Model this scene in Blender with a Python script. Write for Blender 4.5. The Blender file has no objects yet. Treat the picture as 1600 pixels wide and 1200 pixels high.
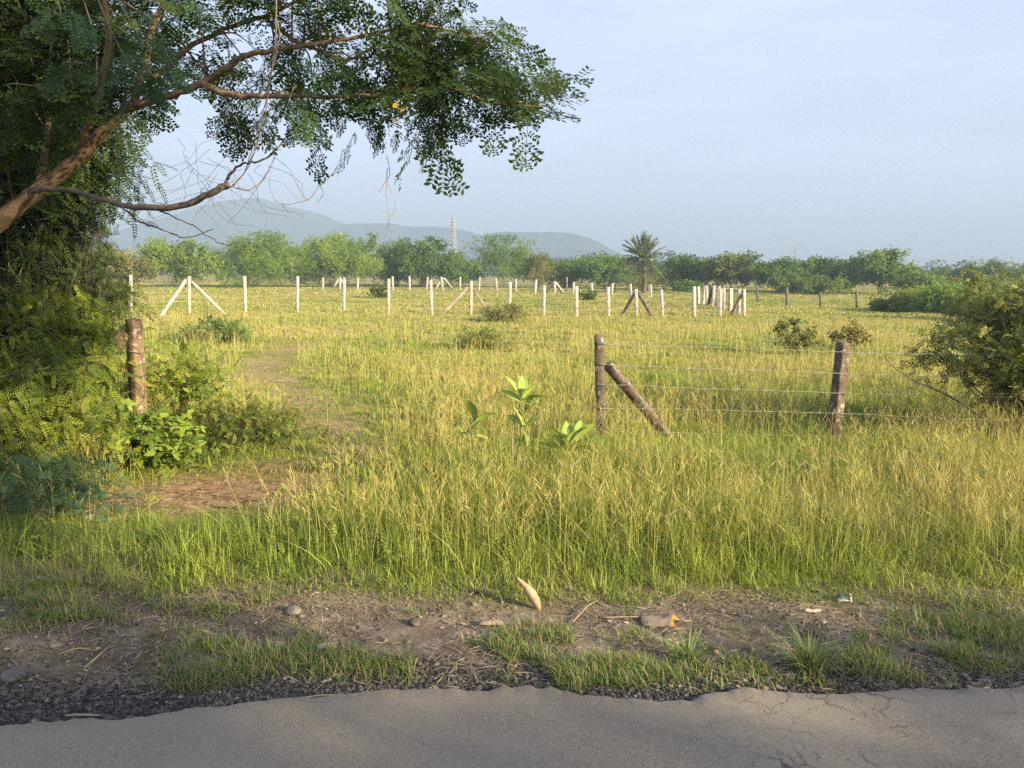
import bpy, math, time
import numpy as np
from mathutils import Vector, Matrix
T0 = time.time()
R = math.radians
sc = bpy.context.scene
COL = sc.collection

# ------------------------------------------------------------------ camera
HAZE = 9.5e-4
CAM = np.array([0.0, 0.0, 2.0])
F_PX, PITCH, ROLL = 1208.0, math.atan((600 - 424) / 1208.0), 0.0080
fwd = np.array([0, math.cos(PITCH), -math.sin(PITCH)])
up0 = np.array([0, math.sin(PITCH), math.cos(PITCH)])
rt0 = np.array([1.0, 0, 0])
rt = rt0 * math.cos(ROLL) + up0 * math.sin(ROLL)
upv = up0 * math.cos(ROLL) - rt0 * math.sin(ROLL)
cd = bpy.data.cameras.new('camera')
cd.sensor_width = 36.0
cd.lens = 36.0 * F_PX / 1600.0
cd.clip_start, cd.clip_end = 0.05, 20000
cam = bpy.data.objects.new('camera', cd)
cam.matrix_world = Matrix(((rt[0], upv[0], -fwd[0], CAM[0]), (rt[1], upv[1], -fwd[1], CAM[1]), (rt[2], upv[2], -fwd[2], CAM[2]), (0, 0, 0, 1)))
COL.objects.link(cam)
sc.camera = cam

# ------------------------------------------------------------------ light
SUN_EL = R(19.0)
SUN_H = np.array([0.84, -0.54]); SUN_H /= np.linalg.norm(SUN_H)        # towards the sun: behind and to the right of the camera
SUN = np.array([SUN_H[0] * math.cos(SUN_EL), SUN_H[1] * math.cos(SUN_EL), math.sin(SUN_EL)])
sl = bpy.data.lights.new('sun', 'SUN')
sl.energy, sl.angle, sl.color = 5.0, R(0.6), (1.0, 0.85, 0.58)
so = bpy.data.objects.new('sun', sl)
so.rotation_euler = Vector(SUN).to_track_quat('Z', 'Y').to_euler()
so.location = (20, -20, 30)
COL.objects.link(so)
w = bpy.data.worlds.new('World'); sc.world = w; w.use_nodes = True
nt = w.node_tree; nt.nodes.clear()
sky = nt.nodes.new('ShaderNodeTexSky'); sky.sky_type = 'NISHITA'; sky.sun_disc = False
sky.sun_elevation = SUN_EL; sky.sun_rotation = math.atan2(SUN_H[0], SUN_H[1])
sky.air_density, sky.dust_density, sky.ozone_density, sky.altitude = 1.0, 2.5, 1.2, 0
hsv = nt.nodes.new('ShaderNodeHueSaturation'); hsv.inputs['Saturation'].default_value = 0.8
nt.links.new(sky.outputs[0], hsv.inputs['Color'])
# thin high cloud veil
tc = nt.nodes.new('ShaderNodeTexCoord'); mp = nt.nodes.new('ShaderNodeMapping'); mp.inputs['Scale'].default_value = (1.2, 1.2, 5.0)
ns = nt.nodes.new('ShaderNodeTexNoise'); ns.inputs['Scale'].default_value = 1.6; ns.inputs['Detail'].default_value = 5; ns.inputs['Roughness'].default_value = 0.55
rp = nt.nodes.new('ShaderNodeValToRGB'); rp.color_ramp.elements[0].position = 0.43; rp.color_ramp.elements[1].position = 0.66
rp.color_ramp.elements[0].color = (0.50, 0.50, 0.50, 1); rp.color_ramp.elements[1].color = (0.80, 0.80, 0.80, 1)
mx = nt.nodes.new('ShaderNodeMix'); mx.data_type = 'RGBA'
mx.inputs[7].default_value = (4.75, 5.35, 7.55, 1)
bg = nt.nodes.new('ShaderNodeBackground'); bg.inputs['Strength'].default_value = 0.073
ow = nt.nodes.new('ShaderNodeOutputWorld')
nt.links.new(tc.outputs['Generated'], mp.inputs[0]); nt.links.new(mp.outputs[0], ns.inputs['Vector'])
nt.links.new(ns.outputs[0], rp.inputs[0]); nt.links.new(rp.outputs[0], mx.inputs[0])
nt.links.new(hsv.outputs[0], mx.inputs[6]); nt.links.new(mx.outputs[2], bg.inputs[0]); nt.links.new(bg.outputs[0], ow.inputs[0])
vs = sc.view_settings
vs.view_transform, vs.look, vs.exposure, vs.gamma, vs.use_curve_mapping = 'Standard', 'None', 1.55, 1.0, False
cy = sc.cycles
cy.max_bounces, cy.diffuse_bounces, cy.glossy_bounces, cy.transmission_bounces, cy.transparent_max_bounces, cy.volume_bounces = 7, 4, 2, 4, 6, 1
cy.use_denoising = False
cy.caustics_reflective = cy.caustics_refractive = False
cy.use_adaptive_sampling = True; cy.adaptive_threshold = 0.006
cy.sample_clamp_indirect = 6.0

# ------------------------------------------------------------------ helpers
rng = np.random.default_rng(7)

def smooth(a, b, x):
    t = np.clip((np.asarray(x, float) - a) / (b - a), 0, 1)
    return t * t * (3 - 2 * t)

def _h(i, j, s):
    n = (i * 374761393 + j * 668265263 + s * 2246822519) & 0xFFFFFFFF
    n = ((n ^ (n >> 13)) * 1274126177) & 0xFFFFFFFF
    return ((n ^ (n >> 16)) & 0xFFFFFF) / float(0xFFFFFF)

def noise(x, y, scale=1.0, seed=0, octs=3):
    """smooth value noise in 0..1"""
    x = np.asarray(x, float); y = np.asarray(y, float)
    out, amp, tot = 0, 1.0, 0
    for o in range(octs):
        X, Y = x * scale * 2 ** o + 1000.5, y * scale * 2 ** o + 1000.5
        i, j = np.floor(X).astype(np.int64), np.floor(Y).astype(np.int64)
        u, v = X - i, Y - j
        u, v = u * u * (3 - 2 * u), v * v * (3 - 2 * v)
        s = seed * 17 + o
        a = _h(i, j, s) * (1 - u) + _h(i + 1, j, s) * u
        b = _h(i, j + 1, s) * (1 - u) + _h(i + 1, j + 1, s) * u
        out = out + amp * (a * (1 - v) + b * v); tot += amp; amp *= 0.5
    return out / tot

def terrain(x, y):
    x = np.asarray(x, float); y = np.asarray(y, float)
    s = np.maximum(0, 0.6 * x + 0.8 * y - 20)
    z = -0.25 * (1 - np.exp(-s * 0.01 / .25))
    near = smooth(3.2, 4.5, y) * (1 - smooth(60, 120, y))
    z = z + near * (noise(x, y, 0.35, 3, 3) - 0.5) * 0.16
    z = z + smooth(0.5, 1.0, noise(x, y, 2.3, 5, 2)) * 0.03 * near
    z = z - 0.03 * smooth(-30, -6, -np.abs(y - 3.2)) * 0
    return z

def ray(px, py):
    d = fwd + rt * ((px - 800) / F_PX) + upv * ((600 - py) / F_PX)
    return d / d[1]                                     # per metre of depth (y)

def P(px, py, dep):
    return CAM + ray(px, py) * dep

def G(px, py):
    """the point of the ground seen at a pixel"""
    d = ray(px, py); t = 1.0
    lo, hi = 2.0, 400.0
    for _ in range(50):
        m = 0.5 * (lo + hi); p = CAM + d * m
        if p[2] > float(terrain(p[0], p[1])): lo = m
        else: hi = m
    p = CAM + d * lo
    p[2] = float(terrain(p[0], p[1]))
    return p

def pix(p):
    v = np.asarray(p) - CAM
    dz = v @ fwd
    return 800 + F_PX * (v @ rt) / dz, 600 - F_PX * (v @ upv) / dz

class MB:
    """collects verts, faces (quads; a triangle repeats none) and a colour per vertex; build() links ONE mesh object"""
    def __init__(s): s.v, s.q, s.t, s.c, s.n = [], [], [], [], 0
    def add(s, v, q=None, c=(1, 1, 1), t=None):
        v = np.asarray(v, float).reshape(-1, 3)
        if q is not None and len(q): s.q.append(np.asarray(q, np.int64).reshape(-1, 4) + s.n)
        if t is not None and len(t): s.t.append(np.asarray(t, np.int64).reshape(-1, 3) + s.n)
        c = np.asarray(c, float)
        if c.ndim == 1: c = np.repeat(c[None], len(v), 0)
        s.v.append(v); s.c.append(c); s.n += len(v)
    def build(s, name, m, parent=None, smooth_=False, loc=None):
        v = np.concatenate(s.v); c = np.concatenate(s.c)
        if loc is not None: v = v - np.asarray(loc)
        q = np.concatenate(s.q) if s.q else np.zeros((0, 4), np.int64)
        t = np.concatenate(s.t) if s.t else np.zeros((0, 3), np.int64)
        me = bpy.data.meshes.new(name)
        me.vertices.add(len(v)); me.vertices.foreach_set('co', v.astype(np.float32).ravel())
        idx = np.concatenate([q.ravel(), t.ravel()]).astype(np.int32)
        me.loops.add(len(idx)); me.loops.foreach_set('vertex_index', idx)
        st = np.concatenate([np.arange(len(q)) * 4, len(q) * 4 + np.arange(len(t)) * 3]).astype(np.int32)
        me.polygons.add(len(st)); me.polygons.foreach_set('loop_start', st)
        if smooth_: me.polygons.foreach_set('use_smooth', np.ones(len(st), bool))
        me.update(calc_edges=True)
        a = me.color_attributes.new('Col', 'FLOAT_COLOR', 'POINT')
        a.data.foreach_set('color', np.concatenate([c, np.ones((len(c), 1))], 1).astype(np.float32).ravel())
        me.materials.append(m)
        o = bpy.data.objects.new(name, me); COL.objects.link(o)
        if parent is not None: o.parent = parent
        elif loc is not None: o.location = tuple(loc)
        return o

def tag(o, label=None, cat=None, group=None, kind=None):
    for k, v in (('label', label), ('category', cat), ('group', group), ('kind', kind)):
        if v: o[k] = v
    return o

def thing(name, label, cat, loc, group=None):
    o = bpy.data.objects.new(name, None); COL.objects.link(o)
    o.location = tuple(float(a) for a in loc); o.empty_display_size = 0.2
    return tag(o, label, cat, group)

def spline(pts, n=6):
    """catmull-rom through the points (any number of columns)"""
    p = np.asarray(pts, float)
    if len(p) < 3: 
        return np.array([p[0] + (p[-1] - p[0]) * t for t in np.linspace(0, 1, n + 1)])
    e = np.vstack([2 * p[0] - p[1], p, 2 * p[-1] - p[-2]])
    out = []
    for i in range(1, len(e) - 2):
        for t in np.linspace(0, 1, n, endpoint=False):
            a, b, c, d = e[i - 1], e[i], e[i + 1], e[i + 2]
            out.append(0.5 * (2 * b + (c - a) * t + (2 * a - 5 * b + 4 * c - d) * t * t + (3 * b - a - 3 * c + d) * t ** 3))
    out.append(p[-1])
    return np.array(out)

def tube(mb, pts, rad, sides=6, c=(1, 1, 1), wob=0.0):
    p = np.asarray(pts, float); n = len(p)
    r = np.broadcast_to(np.asarray(rad, float), (n,)) if np.ndim(rad) else np.full(n, rad)
    tg = np.gradient(p, axis=0); tg /= np.linalg.norm(tg, axis=1, keepdims=True) + 1e-9
    ref = np.array([0, 0, 1.0]) if abs(tg[0][2]) < 0.9 else np.array([1.0, 0, 0])
    u = np.cross(tg, ref); u /= np.linalg.norm(u, axis=1, keepdims=True) + 1e-9
    b = np.cross(tg, u)
    a = np.arange(sides) / sides * 2 * math.pi
    rr = r[:, None] * (1 + wob * rng.normal(size=(n, sides)))
    v = p[:, None] + u[:, None] * (np.cos(a) * rr)[..., None] + b[:, None] * (np.sin(a) * rr)[..., None]
    i = np.arange(n - 1)[:, None] * sides; j = np.arange(sides)[None]; k = (j + 1) % sides
    q = np.stack([i + j, i + k, i + sides + k, i + sides + j], -1).reshape(-1, 4)
    v = v.reshape(-1, 3)
    v = np.vstack([v, p[:1], p[-1:]])
    m = n * sides
    t = [[m, (x + 1) % sides, x] for x in range(sides)] + [[m + 1, (n - 1) * sides + x, (n - 1) * sides + (x + 1) % sides] for x in range(sides)]
    mb.add(v, q, c, t)

def frames(X, U):
    X = X / (np.linalg.norm(X, axis=1, keepdims=True) + 1e-9)
    Y = np.cross(U, X); Y /= np.linalg.norm(Y, axis=1, keepdims=True) + 1e-9
    return np.stack([X, Y, np.cross(X, Y)], -1)          # columns

def stamp(mb, tpl, O, X, U, S, C, cv=0.0):
    """copies of a small leaf template, realised: one per row"""
    tv, tq = tpl
    N = len(O)
    if N == 0: return
    M = frames(X, U)
    S = np.broadcast_to(np.asarray(S, float), (N,))
    V = O[:, None] + np.einsum('nij,kj->nki', M, tv) * S[:, None, None]
    Q = tq[None] + (np.arange(N) * len(tv))[:, None, None]
    C = np.asarray(C, float)
    if C.ndim == 1: C = np.repeat(C[None], N, 0)
    CC = np.repeat(C[:, None], len(tv), 1)
    if cv: CC = CC * (1 + cv * rng.normal(size=(N, len(tv) // 4, 1)).repeat(4, 1)[:, :len(tv)] if len(tv) % 4 == 0 else 1)
    mb.add(V.reshape(-1, 3), Q.reshape(-1, 4), np.clip(CC.reshape(-1, 3), 0.003, 1))

def kite(b, d, s, l, wd, lift=0.0):
    b, d, s = (np.asarray(a, float) for a in (b, d, s))
    z = np.array([0, 0, lift])
    return [b, b + d * l * 0.5 + s * wd / 2 + z, b + d * l, b + d * l * 0.5 - s * wd / 2 + z]

def tpl_from(kites):
    v = np.array(kites, float).reshape(-1, 3)
    return v, np.arange(len(v)).reshape(-1, 4)

def t_bipinnate(seed=1):
    ks = []; r = np.random.default_rng(seed)
    droop = lambda x: -0.16 * x * x
    for a, b in ((0, .5), (.5, 1.0)):
        ks.append([[a, -.006, droop(a)], [b, -.006, droop(b)], [b, .006, droop(b)], [a, .006, droop(a)]])
    for x, ln, ang in ((.26, .30, 66), (.46, .40, 58), (.66, .42, 50), (.83, .38, 40), (.97, .34, 22)):
        for s in (-1, 1):
            if r.uniform() < .06: continue
            ang = ang + r.normal(0, 5); ln = ln * r.uniform(.8, 1.15)
            d = np.array([math.cos(R(ang)), s * math.sin(R(ang)), -0.22 + r.normal(0, .18)]); d /= np.linalg.norm(d)
            sd = np.array([-d[1], d[0], 0]); sd /= np.linalg.norm(sd)
            o = np.array([x, 0, droop(x)])
            ks.append([o - sd * .003, o + d * ln - sd * .003, o + d * ln + sd * .003, o + sd * .003])
            n = 5
            for k in range(n):
                t = (k + .7) / n
                L = ln * 0.36 * (0.62 + 0.5 * t); W = L * 0.50
                for q in (-1, 1):
                    if r.uniform() < .07: continue
                    ld = d * (0.5 + r.normal(0, .15)) + sd * q * 0.9 + np.array([0, 0, r.normal(0, .2)]); ld /= np.linalg.norm(ld)
                    ls = np.array([-ld[1], ld[0], 0.25 * q])
                    ks.append(kite(o + d * ln * t, ld, ls, L, W, -0.004))
    return tpl_from(ks)

def t_pinnate(pairs=7, lw=0.42, ll=0.24, ang=62, droop=-0.2):
    ks = [[[0, -.008, 0], [1, -.004, droop], [1, .004, droop], [0, .008, 0]]]
    for k in range(pairs):
        x = 0.14 + 0.86 * k / (pairs - 1)
        z = droop * x * x
        for s in (-1, 1):
            d = np.array([math.cos(R(ang)), s * math.sin(R(ang)), -0.12]); sd = np.array([-d[1], d[0], .2 * s])
            L = ll * (1 - 0.35 * abs(x - .5))
            ks.append(kite([x, 0, z], d, sd, L, L * lw))
    ks.append(kite([1, 0, droop], np.array([1, 0, -.3]), np.array([0, 1, 0]), ll, ll * lw))
    return tpl_from(ks)

def t_oval(n=9):
    r = np.random.default_rng(3); ks = [[[0, -.01, 0], [1, -.005, 0], [1, .005, 0], [0, .01, 0]]]
    for k in range(n):
        a = r.uniform(-1, 1); s = 1 if k % 2 else -1
        x = 0.1 + 0.9 * k / n
        d = np.array([.6, s * .8, r.uniform(-.4, .5)]); d /= np.linalg.norm(d)
        sd = np.cross(d, [0, 0.3 * a, 1]); sd /= np.linalg.norm(sd)
        L = r.uniform(.24, .34)
        ks.append(kite([x, 0, 0], d, sd, L, L * .55))
    return tpl_from(ks)

def t_tuft(n=7, wd=0.16, spread=0.75):
    r = np.random.default_rng(n); ks = []
    for k in range(n):
        d = np.array([1, r.uniform(-spread, spread), r.uniform(-spread, spread)]); d /= np.linalg.norm(d)
        sd = np.cross(d, r.normal(size=3)); sd /= np.linalg.norm(sd)
        L = r.uniform(.55, 1.0)
        ks.append(kite(d * r.uniform(0, .35), d, sd, L, wd * r.uniform(.7, 1.3)))
    return tpl_from(ks)

def t_trifoliate():
    ks = []
    for a in (-75, 0, 75):
        d = np.array([math.cos(R(a)), math.sin(R(a)), -.25]); sd = np.array([-d[1], d[0], 0])
        o = d * 0.12
        ks.append([o, o + d * .22 + sd * .27, o + d * .62 + sd * .22, o + d * .62 + np.array([0, 0, .05])])
        ks.append([o, o + d * .62 + np.array([0, 0, .05]), o + d * .62 - sd * .22, o + d * .22 - sd * .27])
        ks.append([o + d * .62 + sd * .22, o + d * .95, o + d * .95 + sd * .001, o + d * .62 + np.array([0, 0, .05])])
        ks.append([o + d * .62 - sd * .22, o + d * .62 + np.array([0, 0, .05]), o + d * .95, o + d * .95 - sd * .001])
    return tpl_from(ks)

BIPS = [t_bipinnate(k) for k in range(5)]
BIP, PIN, PINF, OVAL, TUFT, TUFTF, TRI = t_bipinnate(), t_pinnate(), t_pinnate(9, .30, .20, 66, -.1), t_oval(), t_tuft(6, .30, .8), t_tuft(8, .11, .7), t_trifoliate()

# ------------------------------------------------------------------ materials
def mat(name):
    m = bpy.data.materials.new(name); m.use_nodes = True
    n = m.node_tree.nodes; n.clear()
    return m, n, m.node_tree.links

def leaf_mat(name, trans=0.35, rough=0.5, spec=0.3, tint=(1.25, 1.2, 0.6)):
    m, n, l = mat(name)
    at = n.new('ShaderNodeAttribute'); at.attribute_name = 'Col'
    pb = n.new('ShaderNodeBsdfPrincipled'); pb.inputs['Roughness'].default_value = rough; pb.inputs['Specular IOR Level'].default_value = spec
    tr = n.new('ShaderNodeBsdfTranslucent'); mu = n.new('ShaderNodeMix'); mu.data_type = 'RGBA'; mu.blend_type = 'MULTIPLY'; mu.inputs[0].default_value = 1
    mu.inputs[7].default_value = (*tint, 1)
    mi = n.new('ShaderNodeMixShader'); mi.inputs[0].default_value = trans
    o = n.new('ShaderNodeOutputMaterial')
    l.new(at.outputs['Color'], pb.inputs['Base Color']); l.new(at.outputs['Color'], mu.inputs[6]); l.new(mu.outputs[2], tr.inputs[0])
    l.new(pb.outputs[0], mi.inputs[1]); l.new(tr.outputs[0], mi.inputs[2]); l.new(mi.outputs[0], o.inputs[0])
    return m

def ramp(n, stops):
    r = n.new('ShaderNodeValToRGB'); e = r.color_ramp.elements
    while len(e) < len(stops): e.new(0.5)
    for k, (p, c) in enumerate(stops):
        e[k].position = p; e[k].color = (*c, 1) if len(c) == 3 else c
    return r

def nz(n, l, vec, scale, detail=4, rough=0.55):
    t = n.new('ShaderNodeTexNoise'); t.inputs['Scale'].default_value = scale; t.inputs['Detail'].default_value = detail; t.inputs['Roughness'].default_value = rough
    if vec is not None: l.new(vec, t.inputs['Vector'])
    return t.outputs[0]

def mixc(n, l, f, a, b, mode='MIX'):
    x = n.new('ShaderNodeMix'); x.data_type = 'RGBA'; x.blend_type = mode
    for s, v in ((0, f), (6, a), (7, b)):
        if hasattr(v, 'links') or hasattr(v, 'is_output'): l.new(v, x.inputs[s])
        else: x.inputs[s].default_value = v if s == 0 else (*v, 1)
    return x.outputs[2]

def surf(name, stops, scale, rough=0.8, bump=0.3, bscale=None, spec=0.3, extra=None, dist=0.01):
    m, n, l = mat(name)
    g = n.new('ShaderNodeTexCoord'); vec = g.outputs['Object']
    r = ramp(n, stops); l.new(nz(n, l, vec, scale, 6, .62), r.inputs[0])
    c = r.outputs[0]
    if extra: c = extra(n, l, vec, c)
    pb = n.new('ShaderNodeBsdfPrincipled'); pb.inputs['Roughness'].default_value = rough; pb.inputs['Specular IOR Level'].default_value = spec
    l.new(c, pb.inputs['Base Color'])
    b = n.new('ShaderNodeBump'); b.inputs['Strength'].default_value = bump; b.inputs['Distance'].default_value = dist
    l.new(nz(n, l, vec, bscale or scale * 3, 8, .65), b.inputs['Height']); l.new(b.outputs[0], pb.inputs['Normal'])
    o = n.new('ShaderNodeOutputMaterial'); l.new(pb.outputs[0], o.inputs[0])
    return m

def vcol_mat(name, rough=0.8, spec=0.2, scale=20, amt=0.5, bump=0.3, bs=60, dist=0.005):
    m, n, l = mat(name)
    at = n.new('ShaderNodeAttribute'); at.attribute_name = 'Col'
    g = n.new('ShaderNodeTexCoord'); vec = g.outputs['Object']
    r = ramp(n, ((.3, (1 - amt,) * 3), (.7, (1 + amt * .4,) * 3))); l.new(nz(n, l, vec, scale, 6, .65), r.inputs[0])
    c = mixc(n, l, 1.0, at.outputs['Color'], r.outputs[0], 'MULTIPLY')
    pb = n.new('ShaderNodeBsdfPrincipled'); pb.inputs['Roughness'].default_value = rough; pb.inputs['Specular IOR Level'].default_value = spec
    l.new(c, pb.inputs['Base Color'])
    b = n.new('ShaderNodeBump'); b.inputs['Strength'].default_value = bump; b.inputs['Distance'].default_value = dist
    l.new(nz(n, l, vec, bs, 8, .65), b.inputs['Height']); l.new(b.outputs[0], pb.inputs['Normal'])
    o = n.new('ShaderNodeOutputMaterial'); l.new(pb.outputs[0], o.inputs[0])
    return m

M = {}
M['leaf'] = leaf_mat('leaf', .34, .6, .18)
M['grass'] = leaf_mat('grass_blade', .30, .55, .25, (1.15, 1.1, .75))
M['leaf_far'] = leaf_mat('far_leaf', .42, .7, .15)
M['bark'] = surf('bark', ((.25, (.085, .055, .033)), (.55, (.20, .135, .08)), (.8, (.36, .26, .16))), 9, .9, .7, 40, .15)
M['bark_grey'] = surf('grey_twig', ((.25, (.06, .048, .036)), (.6, (.14, .115, .085)), (.85, (.24, .20, .15))), 14, .9, .5, 60, .15)
M['vine'] = surf('dry_vine_stem', ((.25, (.16, .12, .085)), (.7, (.34, .27, .20))), 20, .85, .3, 60, .15)

def dots(n, l, vec, c):
    # rust stains and the small wire notches of the cast posts
    s = n.new('ShaderNodeSeparateXYZ'); l.new(vec, s.inputs[0])
    f = n.new('ShaderNodeMath'); f.operation = 'MULTIPLY'; f.inputs[1].default_value = 5.2; l.new(s.outputs[2], f.inputs[0])
    fr = n.new('ShaderNodeMath'); fr.operation = 'FRACT'; l.new(f.outputs[0], fr.inputs[0])
    lt = n.new('ShaderNodeMath'); lt.operation = 'LESS_THAN'; lt.inputs[1].default_value = 0.16; l.new(fr.outputs[0], lt.inputs[0])
    r = ramp(n, ((.48, (0, 0, 0)), (.62, (.45, .45, .45)))); l.new(nz(n, l, vec, 16, 3), r.inputs[0])
    mu = n.new('ShaderNodeMath'); mu.operation = 'MULTIPLY'; l.new(lt.outputs[0], mu.inputs[0]); l.new(r.outputs[0], mu.inputs[1])
    return mixc(n, l, mu.outputs[0], c, (.16, .10, .06))
M['white_post'] = surf('whitewashed_concrete', ((.28, (.20, .175, .135)), (.48, (.42, .39, .335)), (.75, (.56, .53, .47))), 3.5, .85, .25, 40, .2, dots)
M['grey_brace'] = surf('bare_concrete', ((.28, (.14, .11, .08)), (.5, (.27, .22, .16)), (.75, (.40, .34, .26))), 4, .9, .3, 40, .2)
M['dark_post'] = surf('dark_weathered_post', ((.3, (.07, .06, .05)), (.6, (.16, .14, .12)), (.8, (.25, .22, .18))), 4, .9, .3, 40, .2)

def lichen(n, l, vec, c):
    r = ramp(n, ((.55, (0, 0, 0)), (.64, (1, 1, 1)))); l.new(nz(n, l, vec, 13, 6, .7), r.inputs[0])
    c = mixc(n, l, r.outputs[0], c, (.36, .33, .27))
    r2 = ramp(n, ((.52, (0, 0, 0)), (.66, (.85, .85, .85)))); l.new(nz(n, l, vec, 5, 5, .7), r2.inputs[0])
    return mixc(n, l, r2.outputs[0], c, (.055, .045, .036))
M['old_post'] = surf('old_concrete', ((.28, (.065, .046, .032)), (.5, (.13, .095, .067)), (.75, (.21, .165, .12))), 6, .92, .8, 45, .15, lichen, .012)
M['old_post_warm'] = surf('rusty_old_concrete', ((.28, (.09, .055, .035)), (.5, (.20, .13, .075)), (.75, (.31, .22, .14))), 5, .92, .7, 45, .15, lichen, .012)
M['wire'] = surf('galvanised_wire', ((.3, (.22, .20, .17)), (.7, (.40, .375, .33))), 12, .45, .1, 60, .6)
M['wire_rust'] = surf('rusted_wire', ((.3, (.10, .07, .05)), (.7, (.26, .20, .15))), 12, .6, .1, 60, .4)
M['steel'] = surf('pale_galvanised_steel', ((.3, (.36, .36, .35)), (.7, (.50, .50, .48))), 1, .55, .05, 8, .4)
M['vcol'] = vcol_mat('speckled')
M['stone'] = vcol_mat('stone', .85, .25, 35, .5, .5, 90)
M['paper'] = vcol_mat('crumpled_packet', .5, .4, 30, .25, .2, 60)
M['husk'] = surf('dry_husk', ((.25, (.18, .115, .065)), (.5, (.33, .235, .14)), (.8, (.42, .32, .205))), 14, .6, .35, 70, .35)

def ground_extra(n, l, vec, c):
    s = n.new('ShaderNodeSeparateXYZ'); l.new(vec, s.inputs[0])
    wob = nz(n, l, vec, 1.7, 4)
    a = n.new('ShaderNodeMath'); a.operation = 'MULTIPLY_ADD'; a.inputs[1].default_value = 1.3; a.inputs[2].default_value = -0.65; l.new(wob, a.inputs[0])
    b = n.new('ShaderNodeMath'); b.operation = 'ADD'; l.new(s.outputs[1], b.inputs[0]); l.new(a.outputs[0], b.inputs[1])
    mr = n.new('ShaderNodeMapRange'); mr.inputs[1].default_value = 4.3; mr.inputs[2].default_value = 5.6; l.new(b.outputs[0], mr.inputs[0])
    r = ramp(n, ((.3, (.17, .165, .045)), (.5, (.29, .245, .08)), (.7, (.40, .32, .115)))); l.new(nz(n, l, vec, .9, 8, .7), r.inputs[0])
    c = mixc(n, l, mr.outputs[0], c, r.outputs[0])
    at = n.new('ShaderNodeAttribute'); at.attribute_name = 'Col'        # how bare and reddish the soil is
    rr = ramp(n, ((.3, (.20, .14, .08)), (.5, (.34, .235, .135)), (.72, (.46, .34, .20)))); l.new(nz(n, l, vec, 4, 6, .62), rr.inputs[0])
    c = mixc(n, l, at.outputs['Fac'], c, rr.outputs[0])
    # pale grit
    v = n.new('ShaderNodeTexVoronoi'); v.inputs['Scale'].default_value = 90; l.new(vec, v.inputs['Vector'])
    g = ramp(n, ((.10, (1, 1, 1)), (.16, (0, 0, 0)))); l.new(v.outputs['Distance'], g.inputs[0])
    g2 = ramp(n, ((.55, (0, 0, 0)), (.7, (.7, .7, .7)))); l.new(nz(n, l, vec, 25, 3), g2.inputs[0])
    f = n.new('ShaderNodeMath'); f.operation = 'MULTIPLY'; l.new(g.outputs[0], f.inputs[0]); l.new(g2.outputs[0], f.inputs[1])
    return mixc(n, l, f.outputs[0], c, (.42, .38, .33))
M['ground'] = surf('soil', ((.28, (.088, .067, .050)), (.5, (.185, .145, .108)), (.72, (.31, .25, .19))), 5, .95, .9, 35, .15, ground_extra, .03)
M['path'] = surf('bare_red_soil', ((.3, (.20, .14, .08)), (.5, (.34, .235, .135)), (.72, (.46, .34, .20))), 4, .95, .8, 40, .1, None, .02)

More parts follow.
